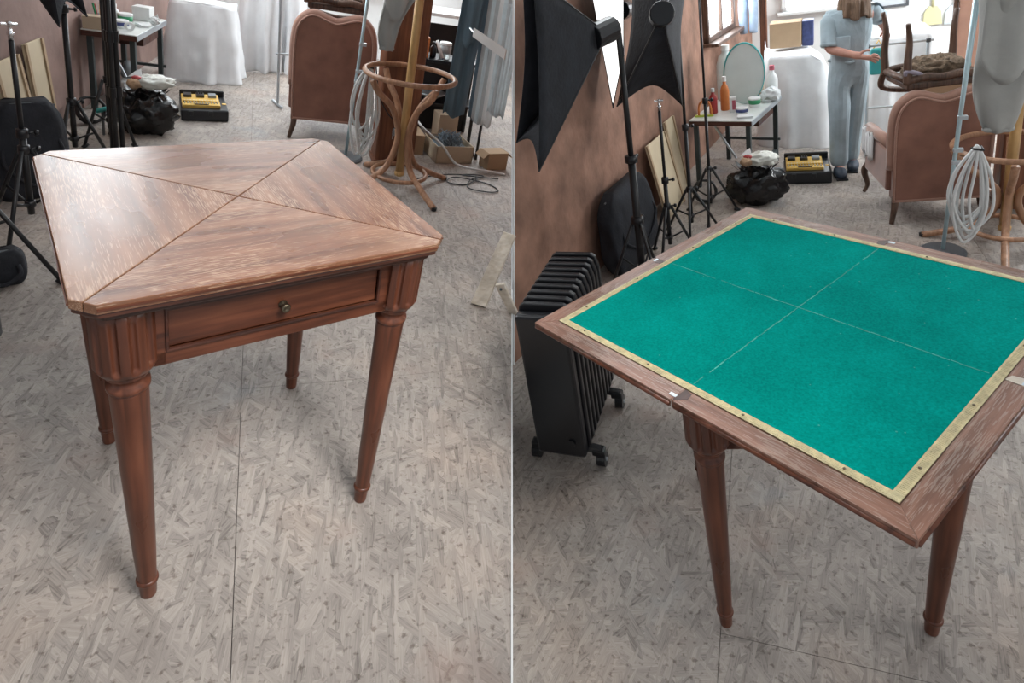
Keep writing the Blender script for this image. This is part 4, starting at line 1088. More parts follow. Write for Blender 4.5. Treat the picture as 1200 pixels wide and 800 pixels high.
MB().tube([(-0.05, 0, 0.16), (0.03, 0.02, 0.185)], 0.014, 12).build('body', 'teal', t, smooth=True)
MB().tube([(0.03, 0.02, 0.185), (0.05, 0.025, 0.191)], 0.008, 10).build('nozzle', 'white', t)
MB().tube([(-0.02, 0.02, 0.0), (-0.02, 0.02, 0.16)], 0.008, 8).build('stem', 'dgrey', t)
tool_case(LR, (-0.33, 4.78, 0), 0.13, 'open black tool case with yellow bit tray, behind the closed table', 0.31, 0.36, 0.085)
drape(LR, (-0.34, 5.88, 0), [(-0.34, 0.30), (-0.33, 0.10), (-0.26, 0.0), (0.02, -0.01), (0.14, 0.06), (0.17, 0.26)], 0.60, 0.26, 'white dust sheet over a low seat beside the desk, closed table view', folds=4, amp=0.05, seed=0.4, flare=0.06, top_profile=lambda u: 1.0 + 0.10 * sin(u * 3.1))
drape(LR, (0.10, 6.48, 0), [(-0.20, 0.3), (-0.18, 0.0), (-0.03, -0.03), (0.14, 0.02), (0.26, 0.0), (0.30, 0.3)], 0.98, 0.4, 'tall white dust sheet hanging in folds left of the armchair, closed table view', folds=7, amp=0.09, seed=2.1, flare=0.03)
def trestle(room, loc, rz, w_, h, label, mat='steel'):
    t = thing('metal_trestle', label, 'stand', room, loc, rz, 'thin metal stands')
    for x in (0, w_):
        MB().tube([(x, 0, 0), (x - 0.01, 0, h)], 0.011, 8).build('upright', mat, t)
        MB().tube([(x, -0.10, 0.012), (x, 0.12, 0.012)], 0.011, 8).build('foot', mat, t)
    for z in (h, h * 0.45): MB().tube([(-0.03, 0, z), (w_ + 0.03, 0, z)], 0.010, 8).build('rail', mat, t)
    for x in (-0.01, w_ - 0.01): MB().box((x, 0, h), (0.03, 0.03, 0.03)).build('joint', 'dgrey', t, bevel=0.004)
    return t
trestle(LR, (0.17, 5.32, 0), 0.3, 0.30, 0.95, 'thin grey metal stand left of the armchair, closed table view')
# back right: shelves, counter, boxes, hanging cloths
def shelf_unit(room, loc, rz, W, D, zs, label):
    t = thing('shelf_unit', label, 'shelf', room, loc, rz)
    for z in zs: MB().box((W / 2, D / 2, z - 0.012), (W, D, 0.024)).build('shelf', 'blackp', t, bevel=0.003)
    for x in (0.012, W - 0.012):
        for y in (0.012, D - 0.012): MB().box((x, y, max(zs) / 2), (0.022, 0.022, max(zs))).build('leg', 'black', t)
    MB().box((W / 2, D + 0.006, max(zs) / 2), (W, 0.012, max(zs))).build('back_panel', 'black', t)
    return t
shelf_unit(LR, (1.13, 4.72, 0), -0.1, 0.52, 0.28, (0.30, 0.64), 'black shelf unit behind the coat stand of the closed table view')
def upright_books(room, loc, rz, specs, z):
    x = 0.0
    for k, (w_, h, mt, lab) in enumerate(specs):
        m = MB().box((0, 0, h / 2), (w_ - 0.002, 0.10, h))
        single(m, 'folder', lab, 'folder', mt, room, (loc[0] + x * cos(rz), loc[1] + x * sin(rz), z), rz, 'folders on the black shelf', bevel=0.002)
        x += w_ + 0.002
upright_books(LR, (1.20, 4.80), -0.1, [(0.022, 0.155, 'paper', 'white folder at the left end of the black shelf'), (0.020, 0.150, 'orange', 'orange folder standing on the black shelf')], 0.641)
bottle(LR, (1.275, 4.80, 0.641), 'black bottle beside the orange folder on the black shelf', 0.026, 0.12, 'blackp', 'blackp', 'things on the black shelf')
tub(LR, (1.37, 4.80, 0.641), 'clear plastic jar with printed label on the black shelf', 0.045, 0.12, 'clear', 'grey_paper', True, 'things on the black shelf')
t = thing('glue_tube', 'white tube leaning on the black shelf beside the jar', 'tube', LR, (1.315, 4.735, 0.641)); MB().tube([(-0.03, 0.02, 0.14), (0.02, 0, 0.012)], 0.012, 10, r_end=0.016).build('body', 'white', t, smooth=True); MB().tube([(0.02, 0, 0.014), (0.03, -0.004, 0.006)], 0.006, 8).build('cap', 'navy', t)
t = thing('glass_bowl', 'shallow glass bowl on the lower black shelf', 'bowl', LR, (1.30, 4.82, 0.301)); MB().lathe([(0.04, 0), (0.05, 0.004), (0.12, 0.05), (0.125, 0.052), (0.12, 0.058), (0.045, 0.012)], 28).build('bowl', 'mgrey', t, smooth=True); MB().lathe([(0.125, 0.05), (0.13, 0.055), (0.125, 0.06)], 28).build('rim', 'steel', t, smooth=True)
t = thing('white_counter', 'white worktop by the window, top right of the closed table view', 'counter', LR, (1.15, 5.45, 0))
MB().box((0.42, 0.25, 0.885), (0.95, 0.5, 0.03)).build('worktop', 'white', t, bevel=0.004)
for x in (0.0, 0.82):
    for y in (0.03, 0.45): MB().box((x, y, 0.435), (0.04, 0.04, 0.87)).build('leg', 'dgrey', t)
MB().box((0.42, 0.46, 0.5), (0.82, 0.015, 0.5)).build('back_panel', 'blackp', t)
t = thing('cable_ring', 'small teal roll of tape on the white worktop', 'tape', LR, (1.33, 5.55, 0.901)); MB().lathe([(0.022, 0), (0.034, 0), (0.034, 0.03), (0.022, 0.03)], 20).build('roll', 'teal', t); MB().lathe([(0.018, 0), (0.022, 0), (0.022, 0.03), (0.018, 0.03)], 20).build('core', 'card', t)
# hanging rack of cloth samples, rail above the picture
rk = thing('sample_rack', 'metal rail above the hanging cloth samples, right of the coat stand', 'rack', LR, (1.38, 4.06, 0), 0.0)
MB().tube([(-0.18, 0, 1.518), (0.10, -0.10, 1.518)], 0.012, 10).build('rail', 'steel', rk)
MB().tube([(0.195, 0.21, 0.0), (0.195, 0.21, 0.9), (0.165, 0.18, 1.40), (0.095, -0.09, 1.518)], 0.011, 8).build('upright', 'black', rk)
MB().tube([(0.205, 0.36, 0.012), (0.195, 0.21, 0.012)], 0.011, 8).build('foot', 'black', rk)
def hanging_cloth(room, loc, rz, w_, z0, z1, mat, label, folds, amp, lean, seed, thick=0.006, name='cloth_sample', ragged=0.02, group='cloth samples hanging on the rack'):
    def fn(u, v):
        z = z1 + (z0 - z1) * v
        return Vector(((u - 0.5) * w_ * (1 - 0.12 * v) + lean * (1 - v), amp * sin(u * folds * 2 * PI + seed) * (0.5 + 0.5 * v), z + ragged * sin(u * 8 + seed) * v))
    t = thing(name, label, 'cloth', room, loc, rz, group)
    MB().grid(fn, 26, 16).build('cloth', mat, t, smooth=True, solid=thick)
    MB().box((lean, 0, z1 - 0.01), (w_ * 0.96, 0.009, 0.03)).build('header_bar', 'steel', t, bevel=0.003)
    return t
hanging_cloth(LR, (1.285, 4.08, 0), -0.20, 0.165, 0.385, 1.48, 'blue_cloth', 'slate blue cloth hanging on the rack right of the coat stand', 2.0, 0.016, 0.045, 0.5, 0.008)
hanging_cloth(LR, (1.285, 3.985, 0), -0.3, 0.10, 0.90, 1.49, 'blue_cloth', 'short slate blue cloth overlapping the long one on the rack', 1.2, 0.010, 0.02, 1.5, 0.008)
cols = ['blue_cloth', 'grey_paper', 'pale_cloth', 'grey_paper', 'paper', 'pale_cloth', 'grey_paper', 'pale_cloth']
labs = ['dark slate strip of cloth next to the blue cloth on the rack', 'grey strip of cloth, second after the long blue cloth', 'pale blue strip of cloth, third after the long blue cloth', 'grey strip of cloth in the middle of the hanging samples', 'white strip of cloth in the middle of the hanging samples',
        'pale blue wide strip of cloth right of the white one', 'grey shorter strip of cloth near the white dividing line', 'pale blue short strip of cloth nearest the white dividing line']
for k in range(8):
    x = 1.392 + 0.014 * k; y = 3.98 - 0.034 * k
    hanging_cloth(LR, (x, y, 0), -0.85, 0.085, 0.40 + (0.0 if k < 5 else 0.10), 1.36 - 0.02 * k, cols[k], labs[k], 1.0 + 0.3 * k, 0.002, 0.0, k * 1.3, 0.004, ragged=0.012)
t = thing('white_batten', 'bright white batten lying slanted across the hanging cloth samples', 'batten', LR, (1.215, 3.66, 0))
MB().slab([(-0.01, 0, 1.010), (0.155, -0.165, 0.925), (0.155, -0.165, 0.985), (-0.01, 0, 1.062)], 0.012).build('batten', 'white', t, bevel=0.002)
MB().tube([(0.010, 0.012, 1.02), (0.05, 0.27, 1.02)], 0.006, 8).build('bracket', 'steel', t)
carton(LR, (1.10, 4.31, 0), -0.0, (0.14, 0.22, 0.15), 'brown cardboard box on the floor behind the coat stand', 'card', group='cardboard boxes on the floor', name='cardboard_box')
bx = carton(LR, (1.37, 4.16, 0), 0.10, (0.29, 0.30, 0.13), 'open pale cardboard box filled with shredded strips', 'cardp', group='cardboard boxes on the floor', name='cardboard_box', open_top=True)
m = MB(); random.seed(11)
for k in range(150):
    x, y = random.uniform(-0.068, 0.068), random.uniform(0.085, 0.20); z = random.uniform(0.09, 0.15); a = random.uniform(0, 6.28); r = random.uniform(0.018, 0.036)
    m.tube(spline([(x, y, z), (x + r * cos(a), y + r * sin(a), z + random.uniform(0.01, 0.05)), (x + 1.6 * r * cos(a + 0.8), y + 1.6 * r * sin(a + 0.8), z)], 3), 0.0035, 4)
m.box((0, 0.15, 0.045), (0.26, 0.26, 0.07))
o = m.build('shredded_strips', 'shred'); tag(o, 'tangle of slate blue shredded strips in the open cardboard box', 'packing', kind='stuff'); place(o, LR, (1.37, 4.16, 0.008), 0.10)
carton(LR, (1.40, 4.53, 0), 0.1, (0.16, 0.14, 0.26), 'tall pale cardboard box leaning behind the shredded strips', 'cardp', group='cardboard boxes on the floor', name='cardboard_box')
carton(LR, (1.675, 4.06, 0), 0.2, (0.17, 0.13, 0.13), 'cardboard box with raised flaps below the hanging cloth samples', 'card', group='cardboard boxes on the floor', name='cardboard_box', flaps=True)
m = MB().tube(spline([(1.06, 4.52, 0.30), (1.12, 4.22, 0.24), (1.24, 4.10, 0.16), (1.34, 4.02, 0.05), (1.48, 3.98, 0.030), (1.60, 3.97, 0.020), (1.70, 3.95, 0.010)], 8), 0.0085, 8)
single(MB().add([p - Vector((1.4, 4.0, 0)) for p in m.v], m.f), 'white_cable', 'white cable running down to the floor past the shredded strips', 'cable', 'cable', LR, (1.4, 4.0, 0), smooth=True)
random.seed(4)
P = [(0.98, 3.80, 0.006), (1.18, 3.90, 0.006), (1.36, 3.92, 0.008), (1.46, 3.86, 0.012), (1.33, 3.74, 0.006), (1.22, 3.78, 0.008), (1.30, 3.86, 0.012), (1.50, 3.78, 0.006), (1.55, 3.66, 0.006), (1.47, 3.62, 0.008), (1.34, 3.68, 0.010), (1.40, 3.82, 0.014), (1.52, 3.90, 0.010), (1.44, 3.93, 0.008), (1.36, 3.89, 0.016), (1.62, 3.86, 0.010)]
m = MB().tube(spline(P, 7), 0.0042, 6)
single(MB().add([p - Vector((1.35, 3.8, 0)) for p in m.v], m.f), 'black_cable', 'tangled thin black cable on the floor right of the coat stand', 'cable', 'bcable', LR, (1.35, 3.8, 0), smooth=True)
t = thing('step_stool', 'white pine step stool leg at the right edge of the closed table view', 'stool', LR, (0.985, 2.30, 0))
MB().slab([(-0.03, 0.02, 0), (0.030, -0.02, 0), (0.165, 0.10, 0.31), (0.120, 0.14, 0.31)], 0.03).build('leg', 'wpine', t, bevel=0.003)
MB().slab([(0.045, -0.03, 0.125), (0.075, -0.055, 0.145), (0.160, -0.10, 0.0), (0.120, -0.08, 0.0)], 0.022).build('brace', 'wpine', t, bevel=0.003)
MB().tube([(0.062, -0.062, 0.125), (0.062, -0.070, 0.125)], 0.006, 8).build('screw', 'dgrey', t)
oil_radiator(LR, (-0.755, 2.03, 0), PI / 2, 'black oil radiator castor at the left edge of the closed table view', 0.22, 0.46, 0.60, 8)

# ================================================================ right room (open table)
RR = ROOM_R
oil_radiator(RR, (-0.775, 1.80, 0), 0.0, 'black oil filled radiator on castors left of the open green table', 0.215, 0.50, 0.74, 10)
light_stand(RR, (-0.70, 3.24, 0), 1.50, 'thick black light stand carrying the nearest softbox, open table view', 0.20, 0.46, 1.25, spigot=False, rad=0.021)
light_stand(RR, (-0.60, 3.68, 0), 0.97, 'short black light stand with chrome spigot behind the green table', 0.17, 0.36, 0.3, rad=0.013)
light_stand(RR, (-0.50, 4.02, 0), 1.40, 'tall black light stand left of the bin bag, open table view', 0.20, 0.34, 0.55, spigot=False, rad=0.013)
light_stand(RR, (-0.40, 4.36, 0), 1.55, 'tall thin black light stand nearest the bin bag, open table view', 0.20, 0.36, 0.5, spigot=False, rad=0.011)
softbox(RR, (-0.76, 2.98, 1.53), [(-0.935, 2.43, 1.05), (-1.115, 2.66, 1.12), (-1.00, 2.76, 1.85), (-0.85, 2.47, 1.85)], 'large black softbox at the left edge of the open table view, pointing left', (-0.9, 2.8, 0.0), sag=0.16, front=False)
softbox(RR, (-0.50, 3.36, 1.55), [(-0.81, 3.51, 1.06), (-0.50, 3.95, 0.93), (-0.40, 4.22, 1.85), (-0.68, 3.66, 2.00)], 'black softbox seen from behind with two hanging tips, open table view', (-0.6, 3.7, 0.0), sag=0.26, front=False)
softbox(RR, (-0.84, 4.00, 1.55), [(-0.885, 3.72, 1.00), (-0.80, 3.78, 1.30), (-0.73, 3.80, 2.03), (-0.935, 3.62, 1.94)], 'narrow softbox with glowing white front beside the terracotta wall', (-0.84, 3.8, 0.0), sag=0.03)
kit_bag(RR, (-0.880, 3.72, 0), 1.37, (0.78, 0.17, 0.50), 'long black kit bag against the terracotta wall behind the light stands', 2.0)
leaning_board(RR, (-0.66, 4.46, 0), 1.373, 0.40, 0.58, 0.20, 'cream board leaning on the terracotta wall, nearest of the pair in the open table view')
leaning_board(RR, (-0.64, 4.83, 0), 1.373, 0.22, 0.62, 0.14, 'narrower cream board leaning on the terracotta wall behind the first one, open table view')
desk(RR, (-0.12, 4.80, 0), -0.274, 0.48, 0.80, 0.57, 'work desk with dark legs and cluttered pale top behind the green table')
dz = 0.571
def on_desk(x, y):
    a = -0.274; return (-0.12 + x * cos(a) - y * sin(a), 4.80 + x * sin(a) + y * cos(a), dz)
tub(RR, on_desk(-0.13, 0.20), 'low white tub with navy print at the front of the desk behind the green table', 0.045, 0.05, 'white', 'navy')
tub(RR, on_desk(-0.10, 0.42), 'round white tub with green band on the desk behind the green table', 0.045, 0.07)
carton(RR, on_desk(-0.21, 0.24), 0.1, (0.05, 0.05, 0.12), 'tall pink and white packet on the desk behind the green table', 'white', 'pink', group='cartons on the desks')
bottle(RR, on_desk(-0.30, 0.32), 'amber bottle with white cap on the desk behind the green table', 0.035, 0.27, 'orange', 'white')
bottle(RR, on_desk(-0.36, 0.22), 'red and clear bottle on the desk behind the green table', 0.032, 0.20, 'red', 'paper')
carton(RR, on_desk(-0.22, 0.665), -0.27, (0.19, 0.12, 0.12), 'wide tan carton at the back of the desk behind the green table', 'cardp', group='cartons on the desks')
t = thing('fabric_heap', 'crumpled pale cloth on the desk behind the green table', 'cloth', RR, on_desk(-0.025, 0.60)); MB().blob((0, 0, 0.05), (0.075, 0.075, 0.055), 0.45, 2.6, 30, 18, 6.0, flat=0.0).build('cloth', 'paper', t, smooth=True); MB().slab([(-0.1, -0.05, 0.02), (0.05, -0.09, 0.03), (0.0, 0, 0.11)], 0.004).build('fold', 'grey_cloth', t)
sheet_pile(RR, on_desk(-0.075, 0.10), 0.2, 'loose white papers at the front corner of the desk behind the green table', 4, 0.11, 0.08)
t = thing('orange_bow', 'curved orange handle on the desk behind the green table', 'handle', RR, on_desk(-0.40, 0.12)); MB().tube(spline([(-0.04, 0, 0.01), (-0.03, 0, 0.10), (0.02, 0, 0.13), (0.05, 0, 0.08), (0.055, 0, 0.01)], 6), 0.009, 8).build('bow', 'orange', t, smooth=True); MB().box((0, 0, 0.006), (0.14, 0.03, 0.012)).build('foot', 'lime', t)
t = thing('glass_carboy', 'large clear plastic canister standing on the desk behind the tall stands', 'canister', RR, on_desk(-0.40, 0.66)); MB().lathe([(0.070, 0), (0.075, 0.01), (0.075, 0.30), (0.055, 0.37), (0.03, 0.40), (0.03, 0.43)], 26).build('body', 'clear', t, smooth=True); MB().lathe([(0.034, 0.42), (0.034, 0.46), (0.025, 0.465)], 18).build('cap', 'white', t)
t = thing('round_tray', 'round white tray with teal rim standing on the desk behind the green table', 'tray', RR, on_desk(-0.20, 0.50), 0.0)
def disc(r, y, z, n=40): return [(r * cos(2 * PI * i / n) * 0.62, y, z + r * sin(2 * PI * i / n)) for i in range(n)]
m = MB(); m.add(disc(0.24, 0, 0.245) + disc(0.24, 0.02, 0.245), [tuple(range(40)), tuple(reversed(range(40, 80)))] + [(i, 40 + i, 40 + (i + 1) % 40, (i + 1) % 40) for i in range(40)]); m.build('dish', 'clear', t)
MB().tube(disc(0.24, 0.01, 0.25), 0.010, 8, closed=True).build('rim', 'teal', t, smooth=True)
bottle(RR, on_desk(-0.05, 0.735), 'white pump bottle at the back of the desk behind the green table', 0.045, 0.26, 'white', 'pink')
bin_bag(RR, (-0.10, 4.61, 0), 'full black bin bag in front of the desk behind the green table', (0.20, 0.14, 0.15), 3.1)
waste_on_bag(RR, (-0.10, 4.56, 0.322), 'crumpled white plastic bag and brown wad on the bin bag, open table view', 6.0)
cable_coil(RR, (-0.47, 4.66, 0), 'coil of black cable leaning beside the bin bag, open table view', 0.085, 6, rz=0.3, tilt=1.1)
tool_case(RR, (0.27, 4.96, 0), 0.0, 'open black tool case with yellow bit tray beside the person', 0.33, 0.34, 0.095)
drape(RR, (0.22, 5.95, 0), [(-0.24, 0.5), (-0.22, 0.06), (-0.14, 0.0), (0.12, -0.06), (0.24, -0.02), (0.28, 0.30)], 0.80, 0.5, 'white dust sheet over a sofa behind the person', folds=4, amp=0.05, seed=1.4, flare=0.05, top_profile=lambda u: 1.02 - 0.26 * max(0.0, min(1.0, (u - 0.64) * 4.0)))
drape(RR, (0.98, 6.05, 0), [(-0.26, 0.3), (-0.22, 0.0), (-0.05, -0.04), (0.12, 0.0), (0.26, -0.03), (0.30, 0.3)], 0.88, 0.5, 'white dust sheet hanging in folds right of the person', folds=6, amp=0.07, seed=3.3, flare=0.03)
carton(RR, (0.15, 6.20, 0.848), -0.1, (0.26, 0.22, 0.22), 'tan cardboard box standing on the sheeted sofa behind the person', 'card', group='cartons', name='cardboard_box')
carton(RR, (0.335, 6.24, 0.84), -0.1, (0.09, 0.16, 0.22), 'dark blue box beside the tan box on the sheeted sofa', 'navy', group='cartons', name='storage_box')
trestle(RR, (0.735, 5.575, 0), 0.03, 0.40, 0.900, 'thin grey metal stand under the hand of the person')
t = thing('teal_bag', 'turquoise bag behind the waist of the person', 'bag', RR, (0.80, 5.63, 0)); MB().box((0, 0, 0.765), (0.11, 0.05, 0.21)).build('bag', 'teal', t, bevel=0.02); MB().tube([(-0.03, 0, 0.87), (0, -0.03, 0.935), (0.03, 0, 0.87)], 0.006, 8).build('handle', 'yellow', t)
armchair(RR, (0.965, 4.25, 0), 0.14, 0.50, 0.80, 'brown velvet armchair seen from behind, behind the green table')
upturned_chair(RR, (0.93, 4.52, 0.870), 0.2, 'carved chair lying upside down on the armchair behind the green table', 0.36)
floor_lamp(RR, (0.90, 3.80, 0), 'pale blue metal lamp pole with round base beside the open green table', 1.70, (0.05, -0.06))
hanging_cable(RR, (0.965, 3.60, 0), 'hank of white cable hanging left of the coat stand, open table view', 0.70, 0.15, 8, 0.17, seed=9)
coat_stand(RR, (1.215, 3.93, 0), 0.55, 'bentwood coat stand with pale pole, right edge of the open table view', 0.58, 0.27, 1.9)
post(RR, (1.47, 4.42, 0), 0.30, 0.22, 2.3, 'reddish wooden post behind the coat stand of the open table view', -0.1)
garment(RR, (1.00, 3.50, 0), 'grey jersey hanging on the coat stand of the open table view', 0.36, 1.46, 0.80, lean=0.06, seed=2.0)
# against the back wall
def dustpan(room, loc, label, mat, w_=0.17):
    t = thing('dustpan', label, 'dustpan', room, loc, 0, 'dustpans on the white wall')
    m = MB().slab([(-w_ / 2, 0, 0), (w_ / 2, 0, 0), (w_ * 0.46, 0, 0.13), (w_ * 0.22, 0, 0.19), (-w_ * 0.22, 0, 0.19), (-w_ * 0.46, 0, 0.13)], -0.02); m.build('pan', mat, t, bevel=0.004)
    MB().tube([(0, 0.01, 0.18), (0, 0.01, 0.36)], 0.014, 10).build('handle', mat, t, smooth=True)
    MB().box((0, -0.004, 0.012), (w_, 0.012, 0.02)).build('lip', mat, t)
    return t
dustpan(RR, (1.60, 7.825, 0.66), 'pale yellow dustpan hanging on the white back wall', 'panyel')
dustpan(RR, (1.79, 7.825, 0.65), 'pale grey dustpan hanging beside the yellow one', 'pangrey')
t = thing('framed_picture', 'pale framed picture on the white wall above the hand of the person', 'picture', RR, (1.20, 7.845, 0.90))
for a, b in (((0, 0), (0.36, 0.024)), ((0, 0.40), (0.36, 0.024))): MB().box((a[0], -0.012, a[1]), (b[0], 0.024, b[1])).build('frame_bar', 'dgrey', t)
for x in (-0.168, 0.168): MB().box((x, -0.012, 0.2), (0.024, 0.024, 0.40)).build('frame_bar', 'dgrey', t)
MB().box((0, -0.004, 0.2), (0.32, 0.008, 0.38)).build('print', 'pangrey', t)
t = thing('salmon_board', 'salmon coloured board standing behind the upturned chair of the open table view', 'board', RR, (1.52, 5.95, 0), -0.1)
MB().box((0, 0, 0.75), (0.26, 0.03, 1.5)).build('panel', 'salmon', t, bevel=0.003); MB().box((-0.15, -0.005, 0.72), (0.03, 0.04, 1.44)).build('stile', 'cwood', t)
t = thing('tool_crate', 'brown crate of coloured tools behind the upturned chair of the open table view', 'crate', RR, (1.14, 5.06, 0), 0.0)
MB().box((0, 0.1, 0.36), (0.32, 0.2, 0.72)).build('crate', 'card', t, bevel=0.004)
for k, (c, x, z) in enumerate((('teal', -0.10, 0.78), ('orange', -0.02, 0.76), ('white', 0.05, 0.80), ('teal', 0.12, 0.77))): MB().tube([(x, 0.06, 0.70), (x + 0.02, 0.10, z + 0.02)], 0.022, 10).build('tool_handle', c, t)
post(RR, (-0.03, 6.98, 0), 0.07, 0.07, 2.2, 'slim dark wooden post behind the desk of the open table view')
t = thing('jeans', 'pale blue jeans hanging beside the slim wooden post', 'jeans', RR, (-0.17, 6.90, 0))
for s in (-1, 1):
    q = [(s * 0.035, 0, 1.35), (s * 0.05, -0.01, 1.15), (s * 0.045, 0.0, 0.92)]
    MB().tube(spline(q, 5), 0.05, 12, r_end=0.04).build('trouser_leg', 'denim', t, smooth=True)
MB().lathe([(0.085, 1.30), (0.095, 1.42), (0.09, 1.52)], 16).build('waist', 'denim', t, smooth=True)
MB().tube([(0, 0.0, 1.50), (0.10, 0.07, 1.60)], 0.006, 6).build('hook', 'dgrey', t)

# ---------------------------------------------------------------- the person
def skin_mesh(name, joints, edges, radii, mat, parent, sub=2, root=0):
    me = bpy.data.meshes.new(name)
    me.from_pydata(joints, edges, [])
    o = bpy.data.objects.new(name, me); C.objects.link(o)
    if parent: o.parent = parent
    o.modifiers.new('skin', 'SKIN')
    for i, r in enumerate(radii):
        sv = me.skin_vertices[0].data[i]; sv.radius = (r, r) if not isinstance(r, tuple) else r
        sv.use_root = (i == root)
    s = o.modifiers.new('smooth', 'SUBSURF'); s.levels = sub; s.render_levels = sub
    me.materials.append(T[mat])
    # materials of skin-grown faces follow slot 0
    return o
def person():
    t = thing('person', 'person in washed blue overalls with long brown hair, one hand on a metal stand', 'person', RR, (0.55, 5.22, 0))
    J = []; E_ = []; R_ = []
    def j(p, r, parent=None):
        J.append((p[0] - 0.55, p[1] - 5.22, p[2])); R_.append(r)
        if parent is not None: E_.append((parent, len(J) - 1))
        return len(J) - 1
    pel = j((.555, 5.22, .80), .085); sp = j((.555, 5.22, .95), .085, pel); ch = j((.56, 5.20, 1.12), .095, sp)
    nb = j((.565, 5.19, 1.25), .050, ch); nk = j((.57, 5.175, 1.31), .042, nb); hd = j((.575, 5.15, 1.39), .068, nk); hc = j((.578, 5.15, 1.46), .074, hd); ht = j((.58, 5.16, 1.53), .045, hc)
    j((.585, 5.055, 1.405), .011, hd)                                   # nose
    for s in (-1, 1): j((.577 + s * .078, 5.16, 1.42), .013, hd)        # ears
    def arm(sh, el, wr, pa, fingers, th):
        a = j(sh, .048, ch); m1 = j(tuple((sh[k] + el[k]) / 2 for k in range(3)), .042, a); b = j(el, .036, m1)
        m2 = j(tuple(el[k] * 0.6 + wr[k] * 0.4 for k in range(3)), .034, b); c = j(wr, .022, m2); d = j(pa, (.026, .017), c)
        for f in fingers:
            q = d; p0 = Vector(pa)
            for k, off in enumerate(f): q = j(tuple(p0 + Vector(off)), .0095 - .0012 * k, q)
        q = c
        for off in th: q = j(tuple(Vector(wr) + Vector(off)), .0095, q)
    # bent arm across the waist, fingers loosely curled
    arm((.425, 5.19, 1.21), (.415, 5.12, .985), (.595, 5.02, .935), (.650, 5.005, .920),
        [[(.034, -.004, .022), (.060, .002, .012), (.070, .012, -.004)], [(.040, -.004, .006), (.068, .004, -.006), (.076, .014, -.020)], [(.038, -.004, -.010), (.062, .004, -.022), (.068, .014, -.034)], [(.030, -.004, -.024), (.050, .003, -.036), (.054, .012, -.046)]],
        [(.024, -.012, .030), (.050, -.018, .040), (.072, -.016, .036)])
    # other arm out to the side, hand on the stand
    arm((.690, 5.23, 1.21), (.765, 5.36, 1.14), (.830, 5.50, 1.02), (.842, 5.535, .978),
        [[(-.016, .028, -.008), (-.017, .050, -.018), (-.016, .064, -.032)], [(-.004, .030, -.008), (-.004, .056, -.018), (-.003, .070, -.032)], [(.008, .029, -.008), (.010, .052, -.018), (.010, .066, -.032)], [(.019, .024, -.010), (.022, .042, -.018), (.023, .052, -.030)]],
        [(-.020, .012, -.022), (-.030, .024, -.040), (-.030, .042, -.046)])
    for hip, kn, an, to in (((.497, 5.21, .76), (.495, 5.14, .42), (.498, 5.165, .085), (.505, 5.06, .035)), ((.615, 5.24, .76), (.598, 5.25, .42), (.590, 5.325, .085), (.615, 5.225, .035))):
        a = j(hip, .072, pel); b = j(kn, .052, a); c = j(tuple(kn[k] * 0.45 + an[k] * 0.55 for k in range(3)), .046, b); d = j(an, .032, c); j(to, .026, d)
    body = skin_mesh('body', J, E_, R_, 'skin', t)
    # overalls: trousers, bib and rolled sleeves
    J, E_, R_ = [], [], []
    pel = j((.555, 5.22, .80), (.125, .105)); sp = j((.555, 5.22, .95), (.120, .100), pel); ch = j((.56, 5.20, 1.10), (.132, .108), sp); co = j((.565, 5.19, 1.24), .075, ch); j((.566, 5.188, 1.265), .066, co)
    for sh, el in (((.425, 5.19, 1.20), (.415, 5.12, .985)), ((.690, 5.23, 1.20), (.765, 5.36, 1.14))):
        a = j(sh, .066, ch); b = j(tuple((sh[k] + el[k]) / 2 for k in range(3)), .060, a); j(tuple(sh[k] * 0.16 + el[k] * 0.84 for k in range(3)), .050, b)
    for hip, kn, an in (((.495, 5.21, .74), (.493, 5.145, .42), (.497, 5.165, .055)), ((.615, 5.24, .74), (.600, 5.25, .42), (.590, 5.325, .055))):
        a = j(hip, .096, pel); m1 = j(tuple((hip[k] + kn[k]) / 2 for k in range(3)), .086, a); b = j(kn, .074, m1); c = j(tuple((kn[k] + an[k]) / 2 for k in range(3)), .070, b); j(an, .070, c)
    ov = skin_mesh('overalls', J, E_, R_, 'overall', t)
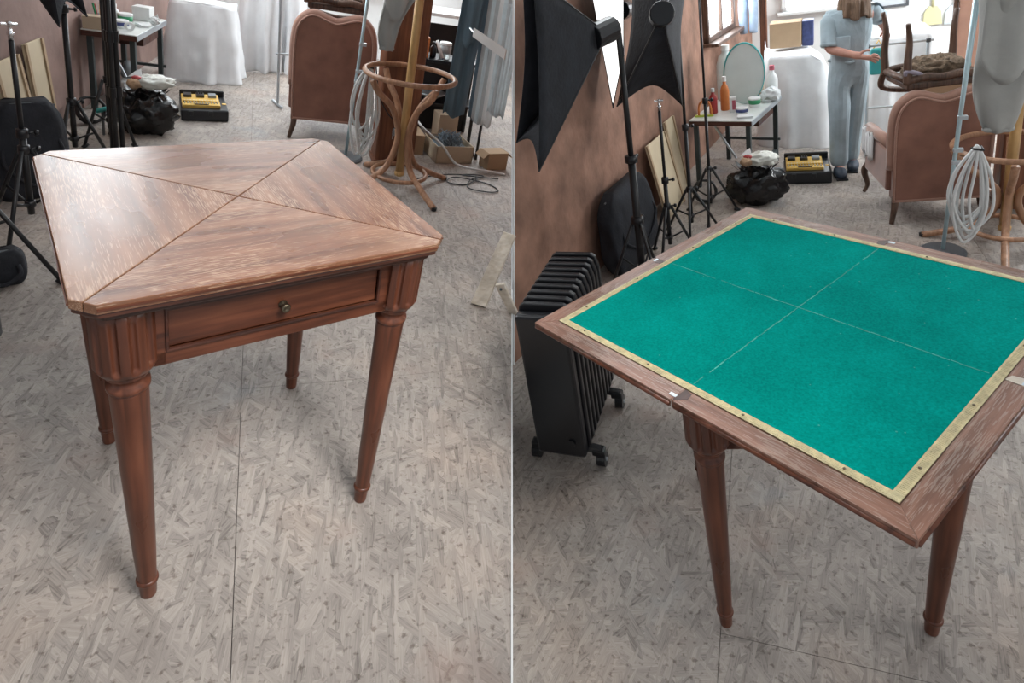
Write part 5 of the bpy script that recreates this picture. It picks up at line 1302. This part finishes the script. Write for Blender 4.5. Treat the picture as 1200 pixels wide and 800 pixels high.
    for sh, el in (((.425, 5.19, 1.20), (.415, 5.12, .985)), ((.690, 5.23, 1.20), (.765, 5.36, 1.14))):
        q = spline([Vector(sh).lerp(Vector(el), k) - Vector((.55, 5.22, 0)) for k in (-0.18, 0.3, 0.65, 0.9)], 5)
        MB().tube(q, 0.064, 18, radii=[(0.066 - 0.010 * i / (len(q) - 1)) * min(1.0, 0.30 + 0.24 * i) for i in range(len(q))]).build('sleeve', 'overall', ov, smooth=True)
        d = (Vector(el) - Vector(sh)).normalized(); e = Vector(sh).lerp(Vector(el), 0.86) - Vector((.55, 5.22, 0)); u = d.orthogonal().normalized(); v_ = d.cross(u)
        MB().tube([e + (u * cos(i * PI / 10) + v_ * sin(i * PI / 10)) * 0.042 for i in range(20)], 0.019, 8, closed=True).build('rolled_cuff', 'overall', ov, smooth=True)
    MB().box((-0.05, -0.115, 1.02), (0.10, 0.012, 0.10)).build('pocket', 'overall', ov, bevel=0.004)
    MB().tube([(-0.125, -0.02, 0.885), (0, -0.118, 0.875), (0.13, -0.01, 0.885), (0.0, 0.10, 0.885)], 0.012, 8, closed=True).build('waistband', 'overall', ov, smooth=True)
    for c, an in (((.500, 5.10, 0), 0.1), ((.605, 5.265, 0), -0.15)):
        s = MB().blob((0, 0, .036), (.045, .105, .044), 0.05, 2, 24, 14, 1.0, flat=0.0).build('shoe', 'shoe', t, smooth=True)
        s.matrix_local = Matrix.Translation((c[0] - .55, c[1] - 5.22, 0)) @ Matrix.Rotation(an, 4, 'Z')
        MB().box((0, 0, .008), (.082, .20, .016)).build('sole', 'blackp', s, bevel=0.006)
    h = MB()
    def hair(u, v):
        a = u * 2 * PI; th = v
        z = 1.545 - 0.36 * th
        r = 0.088 * sin(min(1.0, th * 2.4 + 0.05) * PI / 2) * (1 + 0.25 * max(0, th - 0.45))
        k = 1 + 0.10 * sin(a * 9 + th * 3) + 0.08 * sin(a * 17)
        z += 0.045 * sin(a * 5) * max(0, th - 0.7)
        front = max(0.0, -sin(a)) if 0.25 < th < 0.62 else 0.0
        return Vector((.578 - .55 + cos(a) * r * k, 5.165 - 5.22 + sin(a) * r * k * (1 - 0.42 * front) + 0.02, z))
    h.grid(hair, 54, 22, True).build('hair', 'hairp', t, smooth=True, solid=0.006)
    for s in (-1, 1): MB().blob((.576 - .55 + s * .028, 5.088 - 5.22, 1.425), (.010, .008, .008), 0, 1, 12, 8).build('eye', 'shoe', t, smooth=True)
    return t
person()
